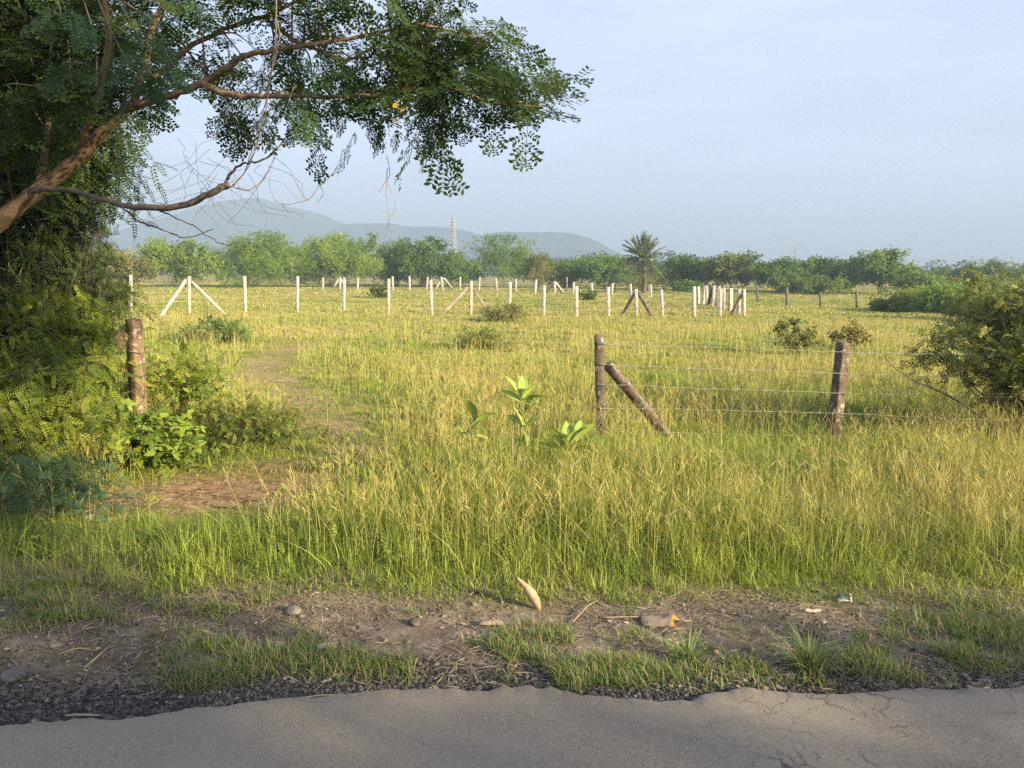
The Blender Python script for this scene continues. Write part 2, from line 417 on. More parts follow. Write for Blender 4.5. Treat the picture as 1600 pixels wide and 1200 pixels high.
def road_extra(n, l, vec, c):
    # blotches of dust, fine dark aggregate, crocodile cracks towards the right
    r = ramp(n, ((.38, (0, 0, 0)), (.66, (.75, .75, .75)))); l.new(nz(n, l, vec, 1.3, 7, .68), r.inputs[0])
    c = mixc(n, l, r.outputs[0], c, (.27, .225, .168))
    v = n.new('ShaderNodeTexVoronoi'); v.inputs['Scale'].default_value = 140; l.new(vec, v.inputs['Vector'])
    g = ramp(n, ((.10, (.85, .85, .85)), (.26, (0, 0, 0)))); l.new(v.outputs['Distance'], g.inputs[0])
    g2 = ramp(n, ((.42, (0, 0, 0)), (.66, (1, 1, 1)))); l.new(nz(n, l, vec, 14, 4), g2.inputs[0])
    f = n.new('ShaderNodeMath'); f.operation = 'MULTIPLY'; l.new(g.outputs[0], f.inputs[0]); l.new(g2.outputs[0], f.inputs[1])
    c = mixc(n, l, f.outputs[0], c, (.05, .043, .038))
    v2 = n.new('ShaderNodeTexVoronoi'); v2.inputs['Scale'].default_value = 95; l.new(vec, v2.inputs['Vector'])
    h1 = ramp(n, ((.08, (.7, .7, .7)), (.18, (0, 0, 0)))); l.new(v2.outputs['Distance'], h1.inputs[0])
    h2 = ramp(n, ((.5, (0, 0, 0)), (.62, (.8, .8, .8)))); l.new(nz(n, l, vec, 23, 3), h2.inputs[0])
    h3 = n.new('ShaderNodeMath'); h3.operation = 'MULTIPLY'; l.new(h1.outputs[0], h3.inputs[0]); l.new(h2.outputs[0], h3.inputs[1])
    c = mixc(n, l, h3.outputs[0], c, (.42, .38, .32))
    wn = n.new('ShaderNodeTexNoise'); wn.inputs['Scale'].default_value = 3.0; wn.inputs['Detail'].default_value = 6; l.new(vec, wn.inputs['Vector'])
    wa = n.new('ShaderNodeVectorMath'); wa.operation = 'MULTIPLY_ADD'; wa.inputs[1].default_value = (.55, .55, 0); l.new(wn.outputs['Color'], wa.inputs[0]); l.new(vec, wa.inputs[2])
    for sc_, wid in ((2.6, .017), (6.5, .022)):
        k = n.new('ShaderNodeTexVoronoi'); k.feature = 'DISTANCE_TO_EDGE'; k.inputs['Scale'].default_value = sc_; l.new(wa.outputs[0], k.inputs['Vector'])
        kr = ramp(n, ((0, (.85, .85, .85)), (wid * .45, (.5, .5, .5)), (wid * 1.3, (0, 0, 0)))); l.new(k.outputs[0], kr.inputs[0])
        s = n.new('ShaderNodeSeparateXYZ'); l.new(vec, s.inputs[0])
        mr = n.new('ShaderNodeMapRange'); mr.inputs[1].default_value = -.2; mr.inputs[2].default_value = 1.5; l.new(s.outputs[0], mr.inputs[0])
        gap = ramp(n, ((.45, (0, 0, 0)), (.60, (.9, .9, .9)))); l.new(nz(n, l, vec, 2.2, 4), gap.inputs[0])
        f1 = n.new('ShaderNodeMath'); f1.operation = 'MULTIPLY'; l.new(kr.outputs[0], f1.inputs[0]); l.new(mr.outputs[0], f1.inputs[1])
        f2 = n.new('ShaderNodeMath'); f2.operation = 'MULTIPLY'; l.new(f1.outputs[0], f2.inputs[0]); l.new(gap.outputs[0], f2.inputs[1])
        c = mixc(n, l, f2.outputs[0], c, (.022, .020, .019))
    return c
M['road'] = surf('worn_asphalt', ((.3, (.125, .104, .078)), (.5, (.225, .186, .138)), (.72, (.335, .283, .212))), 120, .85, .6, 220, .3, road_extra, .006)
M['hill'] = surf('hill_scrub', ((.3, (.015, .035, .035)), (.6, (.035, .06, .05)), (.8, (.08, .095, .075))), .015, .95, 0, 1, .1)

# ------------------------------------------------------------------ setting: ground, road, path, hills
TRAIL = [(300, 760), (395, 752), (470, 728), (545, 705), (520, 660), (478, 632), (430, 598), (418, 568), (450, 548), (470, 538)]
TR = np.array([G(*p)[:2] for p in TRAIL])
TRs = spline(TR, 6)
DIRT = G(338, 775)
DRY = [G(330, 560), G(450, 560), G(640, 560)]

def trail_dist(x, y):
    d = np.full(np.shape(x), 1e9)
    for a, b in zip(TRs[:-1], TRs[1:]):
        ab = b - a; t = np.clip(((x - a[0]) * ab[0] + (y - a[1]) * ab[1]) / (ab @ ab + 1e-9), 0, 1)
        d = np.minimum(d, np.hypot(x - a[0] - t * ab[0], y - a[1] - t * ab[1]))
    return d

def bare(x, y):
    """1 where the soil is bare (the cow path and the patch beside the thicket)"""
    wob = (noise(x, y, 2.1, 31, 4) - .5) * 1.25
    t = (1 - smooth(.04, .48, trail_dist(x, y) + wob)) * (.30 + .80 * noise(x, y, 1.6, 33, 3))
    e = np.hypot((x - DIRT[0]) / 1.05, (y - DIRT[1]) / .75) + wob * .6
    return np.maximum(t, 1 - smooth(.6, 1.05, e))

def road_edge(x):
    """y of the broken asphalt edge"""
    x = np.asarray(x, float)
    e = 3.42 - .30 * smooth(.5, 2.4, -x) + .07 * smooth(1.2, 2.4, x)
    e = e + (noise(x, x * 0, 1.1, 41, 2) - .5) * .22 + (noise(x, x * 0, 5, 42, 3) - .5) * .09 + (noise(x, x * 0, 17, 44, 3) - .5) * .055
    e = e + .08 * np.exp(-((x - .12) / .25) ** 2) - .06 * np.exp(-((x - .75) / .2) ** 2)
    return e

def sheet(name, xs, ys, zf, m, hole=None, **kw):
    X, Y = np.meshgrid(xs, ys)
    v = np.stack([X, Y, zf(X, Y)], -1).reshape(-1, 3)
    nx, ny = len(xs), len(ys)
    i = np.arange(ny - 1)[:, None] * nx + np.arange(nx - 1)[None]
    q = np.stack([i, i + 1, i + nx + 1, i + nx], -1).reshape(-1, 4)
    mb = MB(); mb.add(v, q, np.repeat(bare(v[:, 0], v[:, 1])[:, None] * (np.abs(v[:, 0]) < 12)[:, None] * (v[:, 1] < 22)[:, None], 3, 1) if name == 'ground' else (1, 1, 1))
    o = mb.build(name, m, smooth_=True); tag(o, **kw)
    return o

sx = np.sinh(np.linspace(-7.0, 7.0, 361)); sx = sx / sx[-1] * 3600
ys = np.concatenate([np.linspace(-60, 2, 14), np.linspace(2.4, 14, 150), np.geomspace(14.2, 4600, 130)])
sheet('ground', sx, ys, lambda x, y: np.where(y < 2.9, terrain(x, y) - .03 * 0, terrain(x, y)), M['ground'], label='flat meadow soil with a bare grey brown verge', kind='structure')

# road: a raised slab with a broken edge
mb = MB()
xs = np.concatenate([np.linspace(-60, -4.2, 20), np.linspace(-4, 4, 900), np.linspace(4.2, 60, 20)])
E = road_edge(xs)
rows = [(-4.2, .0), (-3.0, .035), (0, .045), (2.2, .040)]
V = [np.stack([xs, np.full_like(xs, y), np.full_like(xs, z)], -1) for y, z in rows]
for dy, z in ((-.35, .037), (-.12, .034), (-.02, .028), (0, .018), (.012, -.03)):
    V.append(np.stack([xs, E + dy, z + (noise(xs, xs * 0 + dy, 9, 43, 2) - .5) * .004], -1))
V = np.array(V); nr, nx = V.shape[:2]
i = np.arange(nr - 1)[:, None] * nx + np.arange(nx - 1)[None]
mb.add(V.reshape(-1, 3), np.stack([i, i + 1, i + nx + 1, i + nx], -1).reshape(-1, 4))
tag(mb.build('road', M['road'], smooth_=True), 'worn grey asphalt road with a crumbling edge', kind='structure')

# path: thin sheet where the soil is bare
xs = np.arange(-6.5, 0.2, .05); yy = np.arange(5.6, 19, .06)
X, Y = np.meshgrid(xs, yy); B = bare(X, Y)
keep = (B > .74) & (noise(X, Y, 2.6, 35, 3) > .37)
idx = -np.ones(X.shape, int)
cell = keep[:-1, :-1] & keep[1:, :-1] & keep[:-1, 1:] & keep[1:, 1:]
v = np.stack([X, Y, terrain(X, Y) + .008 + .010 * (B - .74)], -1).reshape(-1, 3)
i = (np.arange(X.shape[0] - 1)[:, None] * X.shape[1] + np.arange(X.shape[1] - 1)[None])[cell]
q = np.stack([i, i + 1, i + X.shape[1] + 1, i + X.shape[1]], -1)
used, inv = np.unique(q, return_inverse=True)
mb = MB(); mb.add(v[used], inv.reshape(-1, 4))
tag(mb.build('path', M['path'], smooth_=True), 'bare reddish footpath winding into the meadow', kind='structure')

# hills: ridges as real relief, kilometres away
def hill_range(name, pts, dep, thick, label, seed):
    p = np.array([P(a, b, dep) for a, b in pts])
    o = np.argsort(p[:, 0]); p = p[o]
    xs = np.linspace(p[0, 0], p[-1, 0], 160)
    k = spline(np.stack([p[:, 0], p[:, 2]], -1), 8)
    H = np.interp(xs, k[:, 0], k[:, 1])
    ts = np.linspace(-1, 1, 41)
    X, Tt = np.meshgrid(xs, ts)
    spur = (noise(X * .004, Tt * 1.3, 2.0, seed, 4) - .5)
    prof = np.clip(1 - np.abs(Tt) ** 1.3, 0, 1)
    hh = np.interp(X, xs, H) + 2
    Z = -2 + hh * np.clip(prof + spur * .5 * prof * np.minimum(1, np.abs(Tt) * 3), 0, 1.0)
    Yv = dep + Tt * thick
    n = len(xs)
    i = np.arange(len(ts) - 1)[:, None] * n + np.arange(n - 1)[None]
    m = MB(); m.add(np.stack([X, Yv, Z], -1).reshape(-1, 3), np.stack([i, i + 1, i + n + 1, i + n], -1).reshape(-1, 4))
    tag(m.build(name, M['hill'], smooth_=True), label, kind='structure')
hill_range('hills', [(60, 424), (150, 380), (240, 345), (310, 325), (350, 316), (400, 309), (440, 320), (500, 334), (535, 348), (580, 358), (640, 376), (720, 395), (820, 418), (900, 426)], 1800, 250, 'tall blue hill fading into the haze behind the tree', 3)
hill_range('hills', [(420, 424), (500, 372), (540, 351), (580, 349), (610, 349), (640, 354), (680, 354), (710, 357), (740, 364), (765, 373), (790, 385), (830, 400), (900, 420), (940, 426)], 1600, 210, 'low blue ridge behind the lattice pylon', 9)
hill_range('hills', [(640, 424), (720, 385), (750, 370), (775, 363), (800, 362), (830, 363), (870, 363), (900, 366), (930, 376), (955, 389), (975, 399), (1000, 404), (1040, 414), (1100, 430)], 1450, 190, 'flat topped blue ridge left of the palm', 15)
hill_range('hills', [(1380, 431), (1420, 422), (1450, 414), (1475, 418), (1500, 424), (1560, 426), (1620, 424), (1700, 431)], 1900, 160, 'faint small hill on the right horizon', 21)

# ------------------------------------------------------------------ grass (uncountable: stuff)
def blades(mb, x, y, h, wd, lean, az, S, base, tip, curl=1.0):
    n = len(x); z = terrain(x, y) - .01
    up = h * np.sqrt(np.clip(1 - .45 * lean ** 2, .2, 1))
    t = np.linspace(0, 1, S + 1)
    dx, dy = np.cos(az), np.sin(az)
    bend = (lean * h)[:, None] * t[None] ** (1 + curl)
    cx = x[:, None] + dx[:, None] * bend; cyy = y[:, None] + dy[:, None] * bend
    cz = z[:, None] + up[:, None] * (t[None] - .28 * (np.clip(lean, 0, 2)[:, None]) * t[None] ** 3)
    fa = az + math.pi / 2 + rng.uniform(-.9, .9, n)
    wx, wy = np.cos(fa), np.sin(fa)
    prof = np.where(t < .3, .75 + .8 * t, 1 - (t - .3) ** 1.5 * 1.62); prof[-1] = .06
    W = wd[:, None] * prof[None] * .5
    A = np.stack([cx - wx[:, None] * W, cyy - wy[:, None] * W, cz], -1)
    Bv = np.stack([cx + wx[:, None] * W, cyy + wy[:, None] * W, cz], -1)
    V = np.stack([A, Bv], 2).reshape(n, -1, 3)
    k = np.arange(S)[:, None] * 2
    q = np.concatenate([k, k + 1, k + 3, k + 2], 1)
    Q = q[None] + (np.arange(n) * 2 * (S + 1))[:, None, None]
    tt = np.repeat(t, 2)[None, :, None]
    C = base[:, None] * (1 - tt) + tip[:, None] * tt
    mb.add(V.reshape(-1, 3), Q.reshape(-1, 4), C.reshape(-1, 3))

GREEN, LIME, STRAW, RUST, DEEP = (np.array(c) for c in ((.12, .195, .035), (.30, .345, .06), (.48, .435, .145), (.37, .26, .10), (.045, .085, .014)))

def lerp(a, b, t): return a[None] * (1 - t[:, None]) + b[None] * t[:, None]

def dry_field(x, y):
    """how dry and golden the sward is, 0..1"""
    d = noise(x, y, .22, 51, 4)
    far = smooth(10, 26, y)
    mid = np.exp(-((y - 9.8) / 2.6) ** 2) * smooth(-6, 0, x) * .30      # greener, lusher strip inside the fence
    tall = np.exp(-((y - 7.0) / 1.6) ** 2) * .30
    return np.clip(.05 + (d - .5) * 1.8 + .50 * smooth(13, 30, y) - mid + tall * .8, 0, 1)

def scatter(y0, y1, dens, xlim=None):
    n_ = int(dens * (y1 - y0) * (0.70 * (y0 + y1) + 1.6))
    y = rng.uniform(y0, y1, n_); hw = .70 * y + .8
    x = rng.uniform(-1, 1, n_) * (.70 * y1 + .8)
    k = np.abs(x) < hw
    return x[k], y[k]

def scatter_clumps(y0, y1, dens, per, rad):
    cx, cy_ = scatter(y0, y1, dens / per)
    k = rng.poisson(per * rng.gamma(2.2, 1 / 2.2, len(cx)))
    cid = np.repeat(np.arange(len(cx)), k)
    rr = rad * rng.uniform(.35, 2.2, len(cx))[cid]
    return cx[cid] + rng.normal(0, 1, len(cid)) * rr, cy_[cid] + rng.normal(0, 1, len(cid)) * rr, cid, rng.uniform(0, 1, (len(cx), 5))[cid]

def grass_zone(mb, y0, y1, dens, S, wscale):
    x, y, cid, crand = scatter_clumps(y0, y1, dens, 16, .05 * (1 + wscale / .03))
    n1 = noise(x, y, .55, 61, 3); n2 = noise(x, y, 1.9, 62, 2)
    pxs = x / np.maximum(y, 1) 
    keep = rng.uniform(size=len(x)) > bare(x, y) * .86
    front = 4.62 + (noise(x, x * 0, .9, 63, 3) - .5) * .5 - .12 * smooth(.5, 2.5, -x)
    keep &= (y > front)
    keep &= rng.uniform(size=len(x)) < smooth(.16, .42, n2 * .6 + n1 * .5) + smooth(8, 12, y) * .5
    keep &= ~((x < -2.35 - .12 * (y - 5)) & (y < 7.0) & (rng.uniform(size=len(x)) < .75) & (n2 > .4))
    x, y, n1, n2, front, crand = (a[keep] for a in (x, y, n1, n2, front, crand))
    tall = smooth(0, .7, y - front) * (1 - smooth(7.2, 9.6, y))
    left = smooth(-1.0, -2.0, x) * (1 - smooth(7, 8.2, y))
    mound = noise(x, y, 1.3, 66, 2)
    h = (.150 + .195 * tall * (1 - .45 * left)) * (.45 + .75 * n1 + .40 * mound) * rng.uniform(.45, 1.25, len(x)) * (.62 + .7 * crand[:, 0])
    h *= 1 - .55 * left * smooth(5.2, 6.0, y)
    h *= .40 + .60 * smooth(-.05, .8, y - front + (n2 - .5) * .5)
    lush = np.exp(-((y - 10) / 2.4) ** 2) * smooth(-1, 1, x)
    h *= 1 + .15 * lush - .25 * np.exp(-((y - 8.3) / .8) ** 2)
    h *= 1 - .25 * smooth(12, 22, y)
    tr = trail_dist(x, y); h *= .30 + .70 * smooth(.1, 1.6, tr + (n2 - .5) * .8)
    dry = dry_field(x, y)
    u = np.clip(.65 * rng.uniform(size=len(x)) + .35 * crand[:, 1], 0, 1)
    g = lerp(GREEN, LIME, np.clip(n2 * 1.2 - .25 + .6 * (crand[:, 2] - .3) + rng.normal(0, .2, len(x)), 0, 1))
    s = lerp(STRAW, RUST, np.clip(rng.normal(.22, .25, len(x)) + (n1 - .5) * .5, 0, 1))
    isdry = (u < dry * .95)
    tipc = np.where(isdry[:, None], s, g * .45 + lerp(LIME, STRAW, dry) * .55)
    leftg = (rng.uniform(size=len(x)) < left * .75)
    tipc = np.where(leftg[:, None], g, tipc)
    basec = np.where(isdry[:, None], s * .55 + g * .45, g)
    vr = 1 - .65 * smooth(9, 26, y)
    val = (1 + vr * (rng.uniform(.72, 1.2, len(x)) * (.8 + .4 * crand[:, 2]) - 1))[:, None]
    az = rng.normal(0, 1.1, len(x)) + crand[:, 3] * 6.28
    lean = np.abs(rng.normal(.34 + .45 * crand[:, 4], .42, len(x))) + .5 * (1 - smooth(0, .35, y - front)) * rng.uniform(0, 1, len(x))
    wd = wscale * rng.uniform(.55, 1.35, len(x)) * np.where(rng.uniform(size=len(x)) < .10, 1.9, 1)
    blades(mb, x, y, h, wd, np.clip(lean, 0, 1.25), az, S, basec * val, tipc * val, rng.uniform(.6, 1.4))

mb = MB()
grass_zone(mb, 4.3, 6.0, 4000, 4, .0042)
grass_zone(mb, 6.0, 9.0, 2500, 4, .0050)
grass_zone(mb, 9.0, 14, 1350, 3, .0070)
x, y = scatter(4.9, 12, 7); k = bare(x, y) < .5; x, y = x[k], y[k]; n = len(x)          # leafy herbs among the blades
rep_ = np.repeat(np.arange(n), 7); O = np.stack([x[rep_] + rng.normal(0, .06, len(rep_)), y[rep_] + rng.normal(0, .06, len(rep_)), terrain(x, y)[rep_] + rng.uniform(.05, .27, len(rep_))], -1)
stamp(mb, t_oval(8), O, rng.normal(size=O.shape) * .7 + [0, 0, .6], rng.normal(size=O.shape) * .5 + [0, 0, 1], rng.uniform(.06, .12, len(O)), lerp(GREEN * .8, LIME, rng.uniform(0, 1, len(O))))
x, y = scatter(4.8, 11, 16); n = len(x)                                                     # dead bent stalks crossing them
blades(mb, x, y, rng.uniform(.35, .7, n), rng.uniform(.003, .0055, n), rng.uniform(.7, 1.25, n), rng.uniform(0, 6.28, n), 4, np.repeat(STRAW[None] * .8, n, 0), np.repeat(STRAW[None] * 1.2, n, 0), .7)
tag(mb.build('meadow_grass', M['grass']), 'tall yellow green grass in front of and around the old fence', kind='stuff')
mb = MB()
grass_zone(mb, 14, 22, 800, 3, .010)
grass_zone(mb, 22, 38, 360, 2, .016)
grass_zone(mb, 38, 65, 110, 2, .036)
grass_zone(mb, 65, 130, 22, 2, .10)
tag(mb.build('field_grass', M['grass']), 'golden dry grass of the open field', kind='stuff')

# seed heads: thin stalks topped by loose spikes
def seed_heads(mb, x, y, h, wscale):
    ws_ = min(1.3, wscale)
    n = len(x); az = rng.uniform(0, 2 * math.pi, n); lean = np.abs(rng.normal(.22, .16, n))
    c = lerp(STRAW, RUST, np.clip(rng.normal(.42, .34, n), 0, 1)) * rng.uniform(.85, 1.35, n)[:, None]
    g = lerp(LIME, STRAW, rng.uniform(0, 1, n))
    blades(mb, x, y, h, np.full(n, .0032 * wscale), lean, az, 3, g, c, 1.0)
    z = terrain(x, y) - .01
    up = h * np.sqrt(np.clip(1 - .45 * lean ** 2, .2, 1))
    for t0 in (.66, .72, .78, .84, .90, .95):
        O = np.stack([x + np.cos(az) * lean * h * t0 ** 2, y + np.sin(az) * lean * h * t0 ** 2, z + up * (t0 - .28 * lean * t0 ** 3)], -1)
        X = np.stack([np.cos(az) * lean + rng.normal(0, .45, n), np.sin(az) * lean + rng.normal(0, .45, n), np.full(n, .8)], -1)
        stamp(mb, (np.array([[0, 0, 0], [.5, .020, 0], [1, 0, 0], [.5, -.020, 0]]), np.array([[0, 1, 2, 3]])), O, X, rng.normal(size=(n, 3)), h * .17 * rng.uniform(.5, 1.2, n) * ws_ , c)
mb = MB()
for y0, y1, dens, ws in ((4.9, 9.2, 280, 1.0), (9.2, 16, 110, 1.5), (16, 34, 24, 2.8)):
    x, y = scatter(y0, y1, dens)
    k = (bare(x, y) < .3) & (rng.uniform(size=len(x)) < smooth(.25, .6, noise(x, y, .6, 71, 3))) & ~((x < -1.7) & (y < 6.6) & (rng.uniform(size=len(x)) < .7)) & (trail_dist(x, y) > .5)
    x, y = x[k], y[k]
    seed_heads(mb, x, y, (.55 - .10 * smooth(9, 16, y)) * rng.uniform(.65, 1.15, len(x)), ws)
tag(mb.build('seed_heads', M['grass']), 'reddish straw seed heads rising over the tall grass', kind='stuff')

# verge: short grass patches on the shoulder
mb = MB()
PATCH = [(400, 1045, .55, .15), (520, 1035, .45, .13), (330, 1060, .35, .10), (750, 1035, .55, .20), (900, 1045, .6, .20), (1010, 1050, .45, .2), (640, 1040, .3, .14),
         (1200, 1040, .35, .18), (1265, 1030, .22, .12), (1400, 1045, .5, .16), (1520, 1040, .45, .16), (60, 930, .5, .2), (870, 1075, .3, .08), (820, 1000, .45, .12), (1480, 960, .3, .2),
         (1000, 1000, .35, .1), (1560, 990, .4, .2), (230, 1040, .18, .08), (120, 975, .3, .14), (1340, 1000, .3, .1), (1100, 960, .3, .15), (560, 945, .5, .14), (300, 955, .4, .1)]
PATCH = [(a + rng.normal(0, 60) * (k > 0), b + rng.normal(0, 16) * (k > 0), rx * rng.uniform(.25, .6), ry * rng.uniform(.5, 1.0)) for a, b, rx, ry in PATCH for k in range(7)]
for a, b, rx, ry in PATCH:
    c = G(a, b); n = int(10500 * rx * ry)
    r_ = np.sqrt(rng.uniform(0, 1, n)) * 1.15; th = rng.uniform(0, 2 * math.pi, n)
    x, y = c[0] + r_ * np.cos(th) * rx, c[1] + r_ * np.sin(th) * ry
    k = (noise(x, y, 4, 81, 3) > .45) & (noise(x, y, 1.7, 82, 2) > .33) & (y > road_edge(x) + .02)
    if not k.any(): continue
    x, y = x[k], y[k]; n = len(x)
    g = lerp(np.array([.075, .135, .03]), np.array([.18, .23, .06]), rng.uniform(0, 1, n))
    dr = rng.uniform(size=n) < .30
    g = np.where(dr[:, None], np.array([.26, .205, .11])[None], g)
    blades(mb, x, y, rng.uniform(.05, .15, n) * (1.1 - .4 * r_[k]), rng.uniform(.003, .0065, n), np.clip(rng.normal(.65, .3, n), .1, 1.25), rng.uniform(0, 6.28, n), 3, g, g * 1.35)
x, y = scatter(3.45, 4.9, 900)
k = (y > road_edge(x) + .1) & (noise(x, y, 1.6, 83, 3) > .46)
x, y = x[k], y[k]; n = len(x)
g = lerp(np.array([.08, .12, .03]), np.array([.30, .24, .13]), rng.uniform(0, 1, n))
blades(mb, x, y, rng.uniform(.03, .10, n), rng.uniform(.003, .005, n), np.clip(rng.normal(.9, .3, n), .1, 1.25), rng.uniform(0, 6.28, n), 3, g, g * 1.2)
tag(mb.build('verge_grass', M['grass']), 'short green grass tufts on the road shoulder', kind='stuff')

# bristling clump on the right of the shoulder
def grass_tuft(px, py, n, h, rad, label):
    c = G(px, py); mb = MB()
    az = rng.uniform(0, 6.28, n); rr = np.abs(rng.normal(0, rad * .4, n))
    g = lerp(np.array([.07, .13, .03]), np.array([.17, .22, .06]), rng.uniform(0, 1, n))
    blades(mb, c[0] + rr * np.cos(az), c[1] + rr * np.sin(az), h * rng.uniform(.5, 1.1, n), rng.uniform(.005, .009, n), np.clip(rng.normal(.7, .25, n), .1, 1.25), az + rng.normal(0, .3, n), 4, np.where(rng.uniform(size=n)[:, None] < .25, np.array([.33, .27, .16]), g), g * 1.4)
    return tag(mb.build('grass_tuft', M['grass'], loc=c), label, 'grass tuft', 'grass clumps on the shoulder')
grass_tuft(1265, 1048, 170, .26, .12, 'star shaped green grass clump on the shoulder near the right')
grass_tuft(1075, 1035, 110, .20, .10, 'green grass clump on the shoulder right of the orange edged packet')

# dry straw, leaves and twigs lying about (uncountable)
mb = MB()
def litter(x, y, ln, wd, c, lift=.006):
    n = len(x); az = rng.uniform(0, 6.28, n)
    X = np.stack([np.cos(az), np.sin(az), rng.normal(0, .12, n)], -1)
    U = np.stack([rng.normal(0, .3, n), rng.normal(0, .3, n), np.ones(n)], -1)
    O = np.stack([x, y, np.where(y < road_edge(x), .045, terrain(x, y) + lift)], -1)
    tv = np.array([[-.5, 0, 0], [0, -.5 * wd, .02], [.5, 0, 0], [0, .5 * wd, .02]])
    stamp(mb, (tv, np.array([[0, 1, 2, 3]])), O, X, U, ln, c)
x, y = scatter(3.45, 5.3, 850); k = noise(x, y, 1.3, 91, 3) > .42; x, y = x[k], y[k]; n = len(x)
litter(x, y, rng.uniform(.03, .13, n), .06, lerp(np.array([.17, .12, .08]), np.array([.50, .40, .27]), rng.uniform(0, 1, n)), .012)
x, y = scatter(3.45, 5.0, 150); n = len(x)
litter(x, y, rng.uniform(.015, .045, n), .5, lerp(np.array([.20, .13, .08]), np.array([.52, .42, .30]), rng.uniform(0, 1, n)), .012)
x = DIRT[0] + rng.normal(0, .8, 2600); y = DIRT[1] + rng.normal(0, .55, 2600); n = len(x)
litter(x, y, rng.uniform(.03, .16, n), .05, lerp(np.array([.36, .20, .10]), np.array([.64, .46, .24]), rng.uniform(0, 1, n)), .025)
for a in TRs[::2]:
    n = 160; litter(a[0] + rng.normal(0, .35, n), a[1] + rng.normal(0, .35, n), rng.uniform(.03, .10, n), .07, lerp(np.array([.30, .17, .08]), np.array([.52, .38, .18]), rng.uniform(0, 1, n)), .022)
x, y = scatter(2.7, 3.45, 12); n = len(x)
litter(x, y, rng.uniform(.01, .03, n), .3, lerp(np.array([.10, .08, .06]), np.array([.42, .36, .28]), rng.uniform(0, 1, n)), .012)
tag(mb.build('dry_litter', M['grass']), 'dry straw and fallen leaf bits on the verge and footpath', kind='stuff')

# gravel: dark loose asphalt crumbs along the edge, pale grit on the shoulder
ICO = None
def pebble_tpl(seed):
    r = np.random.default_rng(seed)
    v = np.array([[1, 0, 0], [0, 1, 0], [-1, 0, 0], [0, -1, 0], [0.1, 0.05, .75], [0, 0, -.6], [.62, .66, .34], [-.64, .6, .3], [-.6, -.65, .36], [.65, -.6, .3]], float)
    v *= r.uniform(.72, 1.2, (len(v), 3))
    q = np.array([[0, 6, 4, 9], [6, 1, 7, 4], [7, 2, 8, 4], [8, 3, 9, 4], [0, 5, 1, 6], [1, 5, 2, 7], [2, 5, 3, 8], [3, 5, 0, 9]])
    return v, q
PEB = [pebble_tpl(i) for i in range(5)]
def pebbles(mb, x, y, s, c, z=None):
    n = len(x); z = terrain(x, y) if z is None else z
    w_ = rng.integers(0, 5, n)
    for k in range(5):
        m = w_ == k; nn = m.sum()
        az = rng.uniform(0, 6.28, nn)
        stamp(mb, PEB[k], np.stack([x[m], y[m], z[m] + s[m] * .2], -1), np.stack([np.cos(az), np.sin(az), rng.normal(0, .2, nn)], -1), np.stack([rng.normal(0, .2, nn), rng.normal(0, .2, nn), np.ones(nn)], -1), s[m], c[m])
mb = MB()
n = 30000; x = rng.uniform(-3.2, 3.3, n); y = road_edge(x) + np.abs(rng.normal(0, .10, n)) * (.35 + 1.2 * noise(x, x * 0, .8, 95, 2) + .6 * smooth(.8, 2.2, -x) + .5 * smooth(.8, 1.6, x)) - .012
c = lerp(np.array([.028, .026, .025]), np.array([.15, .135, .118]), rng.uniform(0, 1, n) ** 1.5); c[rng.uniform(size=n) < .02] = (.28, .25, .21)
pebbles(mb, x, y, rng.uniform(.003, .0105, n) * np.where(rng.uniform(size=n) < .06, 1.8, 1), c)
tag(mb.build('gravel', M['stone']), 'black crumbled asphalt gravel along the road edge', kind='stuff')
mb = MB()
x, y = scatter(3.45, 4.9, 900); k = (y > road_edge(x) + .02) & (noise(x, y, 1.1, 96, 3) > .38); x, y = x[k], y[k]; n = len(x)
c = lerp(np.array([.07, .055, .045]), np.array([.22, .18, .145]), rng.uniform(0, 1, n)); c[rng.uniform(size=n) < .05] = (.36, .32, .27)
s = rng.uniform(.003, .010, n); s[rng.uniform(size=n) < .02] *= 2.6
pebbles(mb, x, y, s, c)
tag(mb.build('gravel', M['stone']), 'brown and pale grit scattered on the dirt shoulder', kind='stuff')

print('T grass', time.time() - T0)
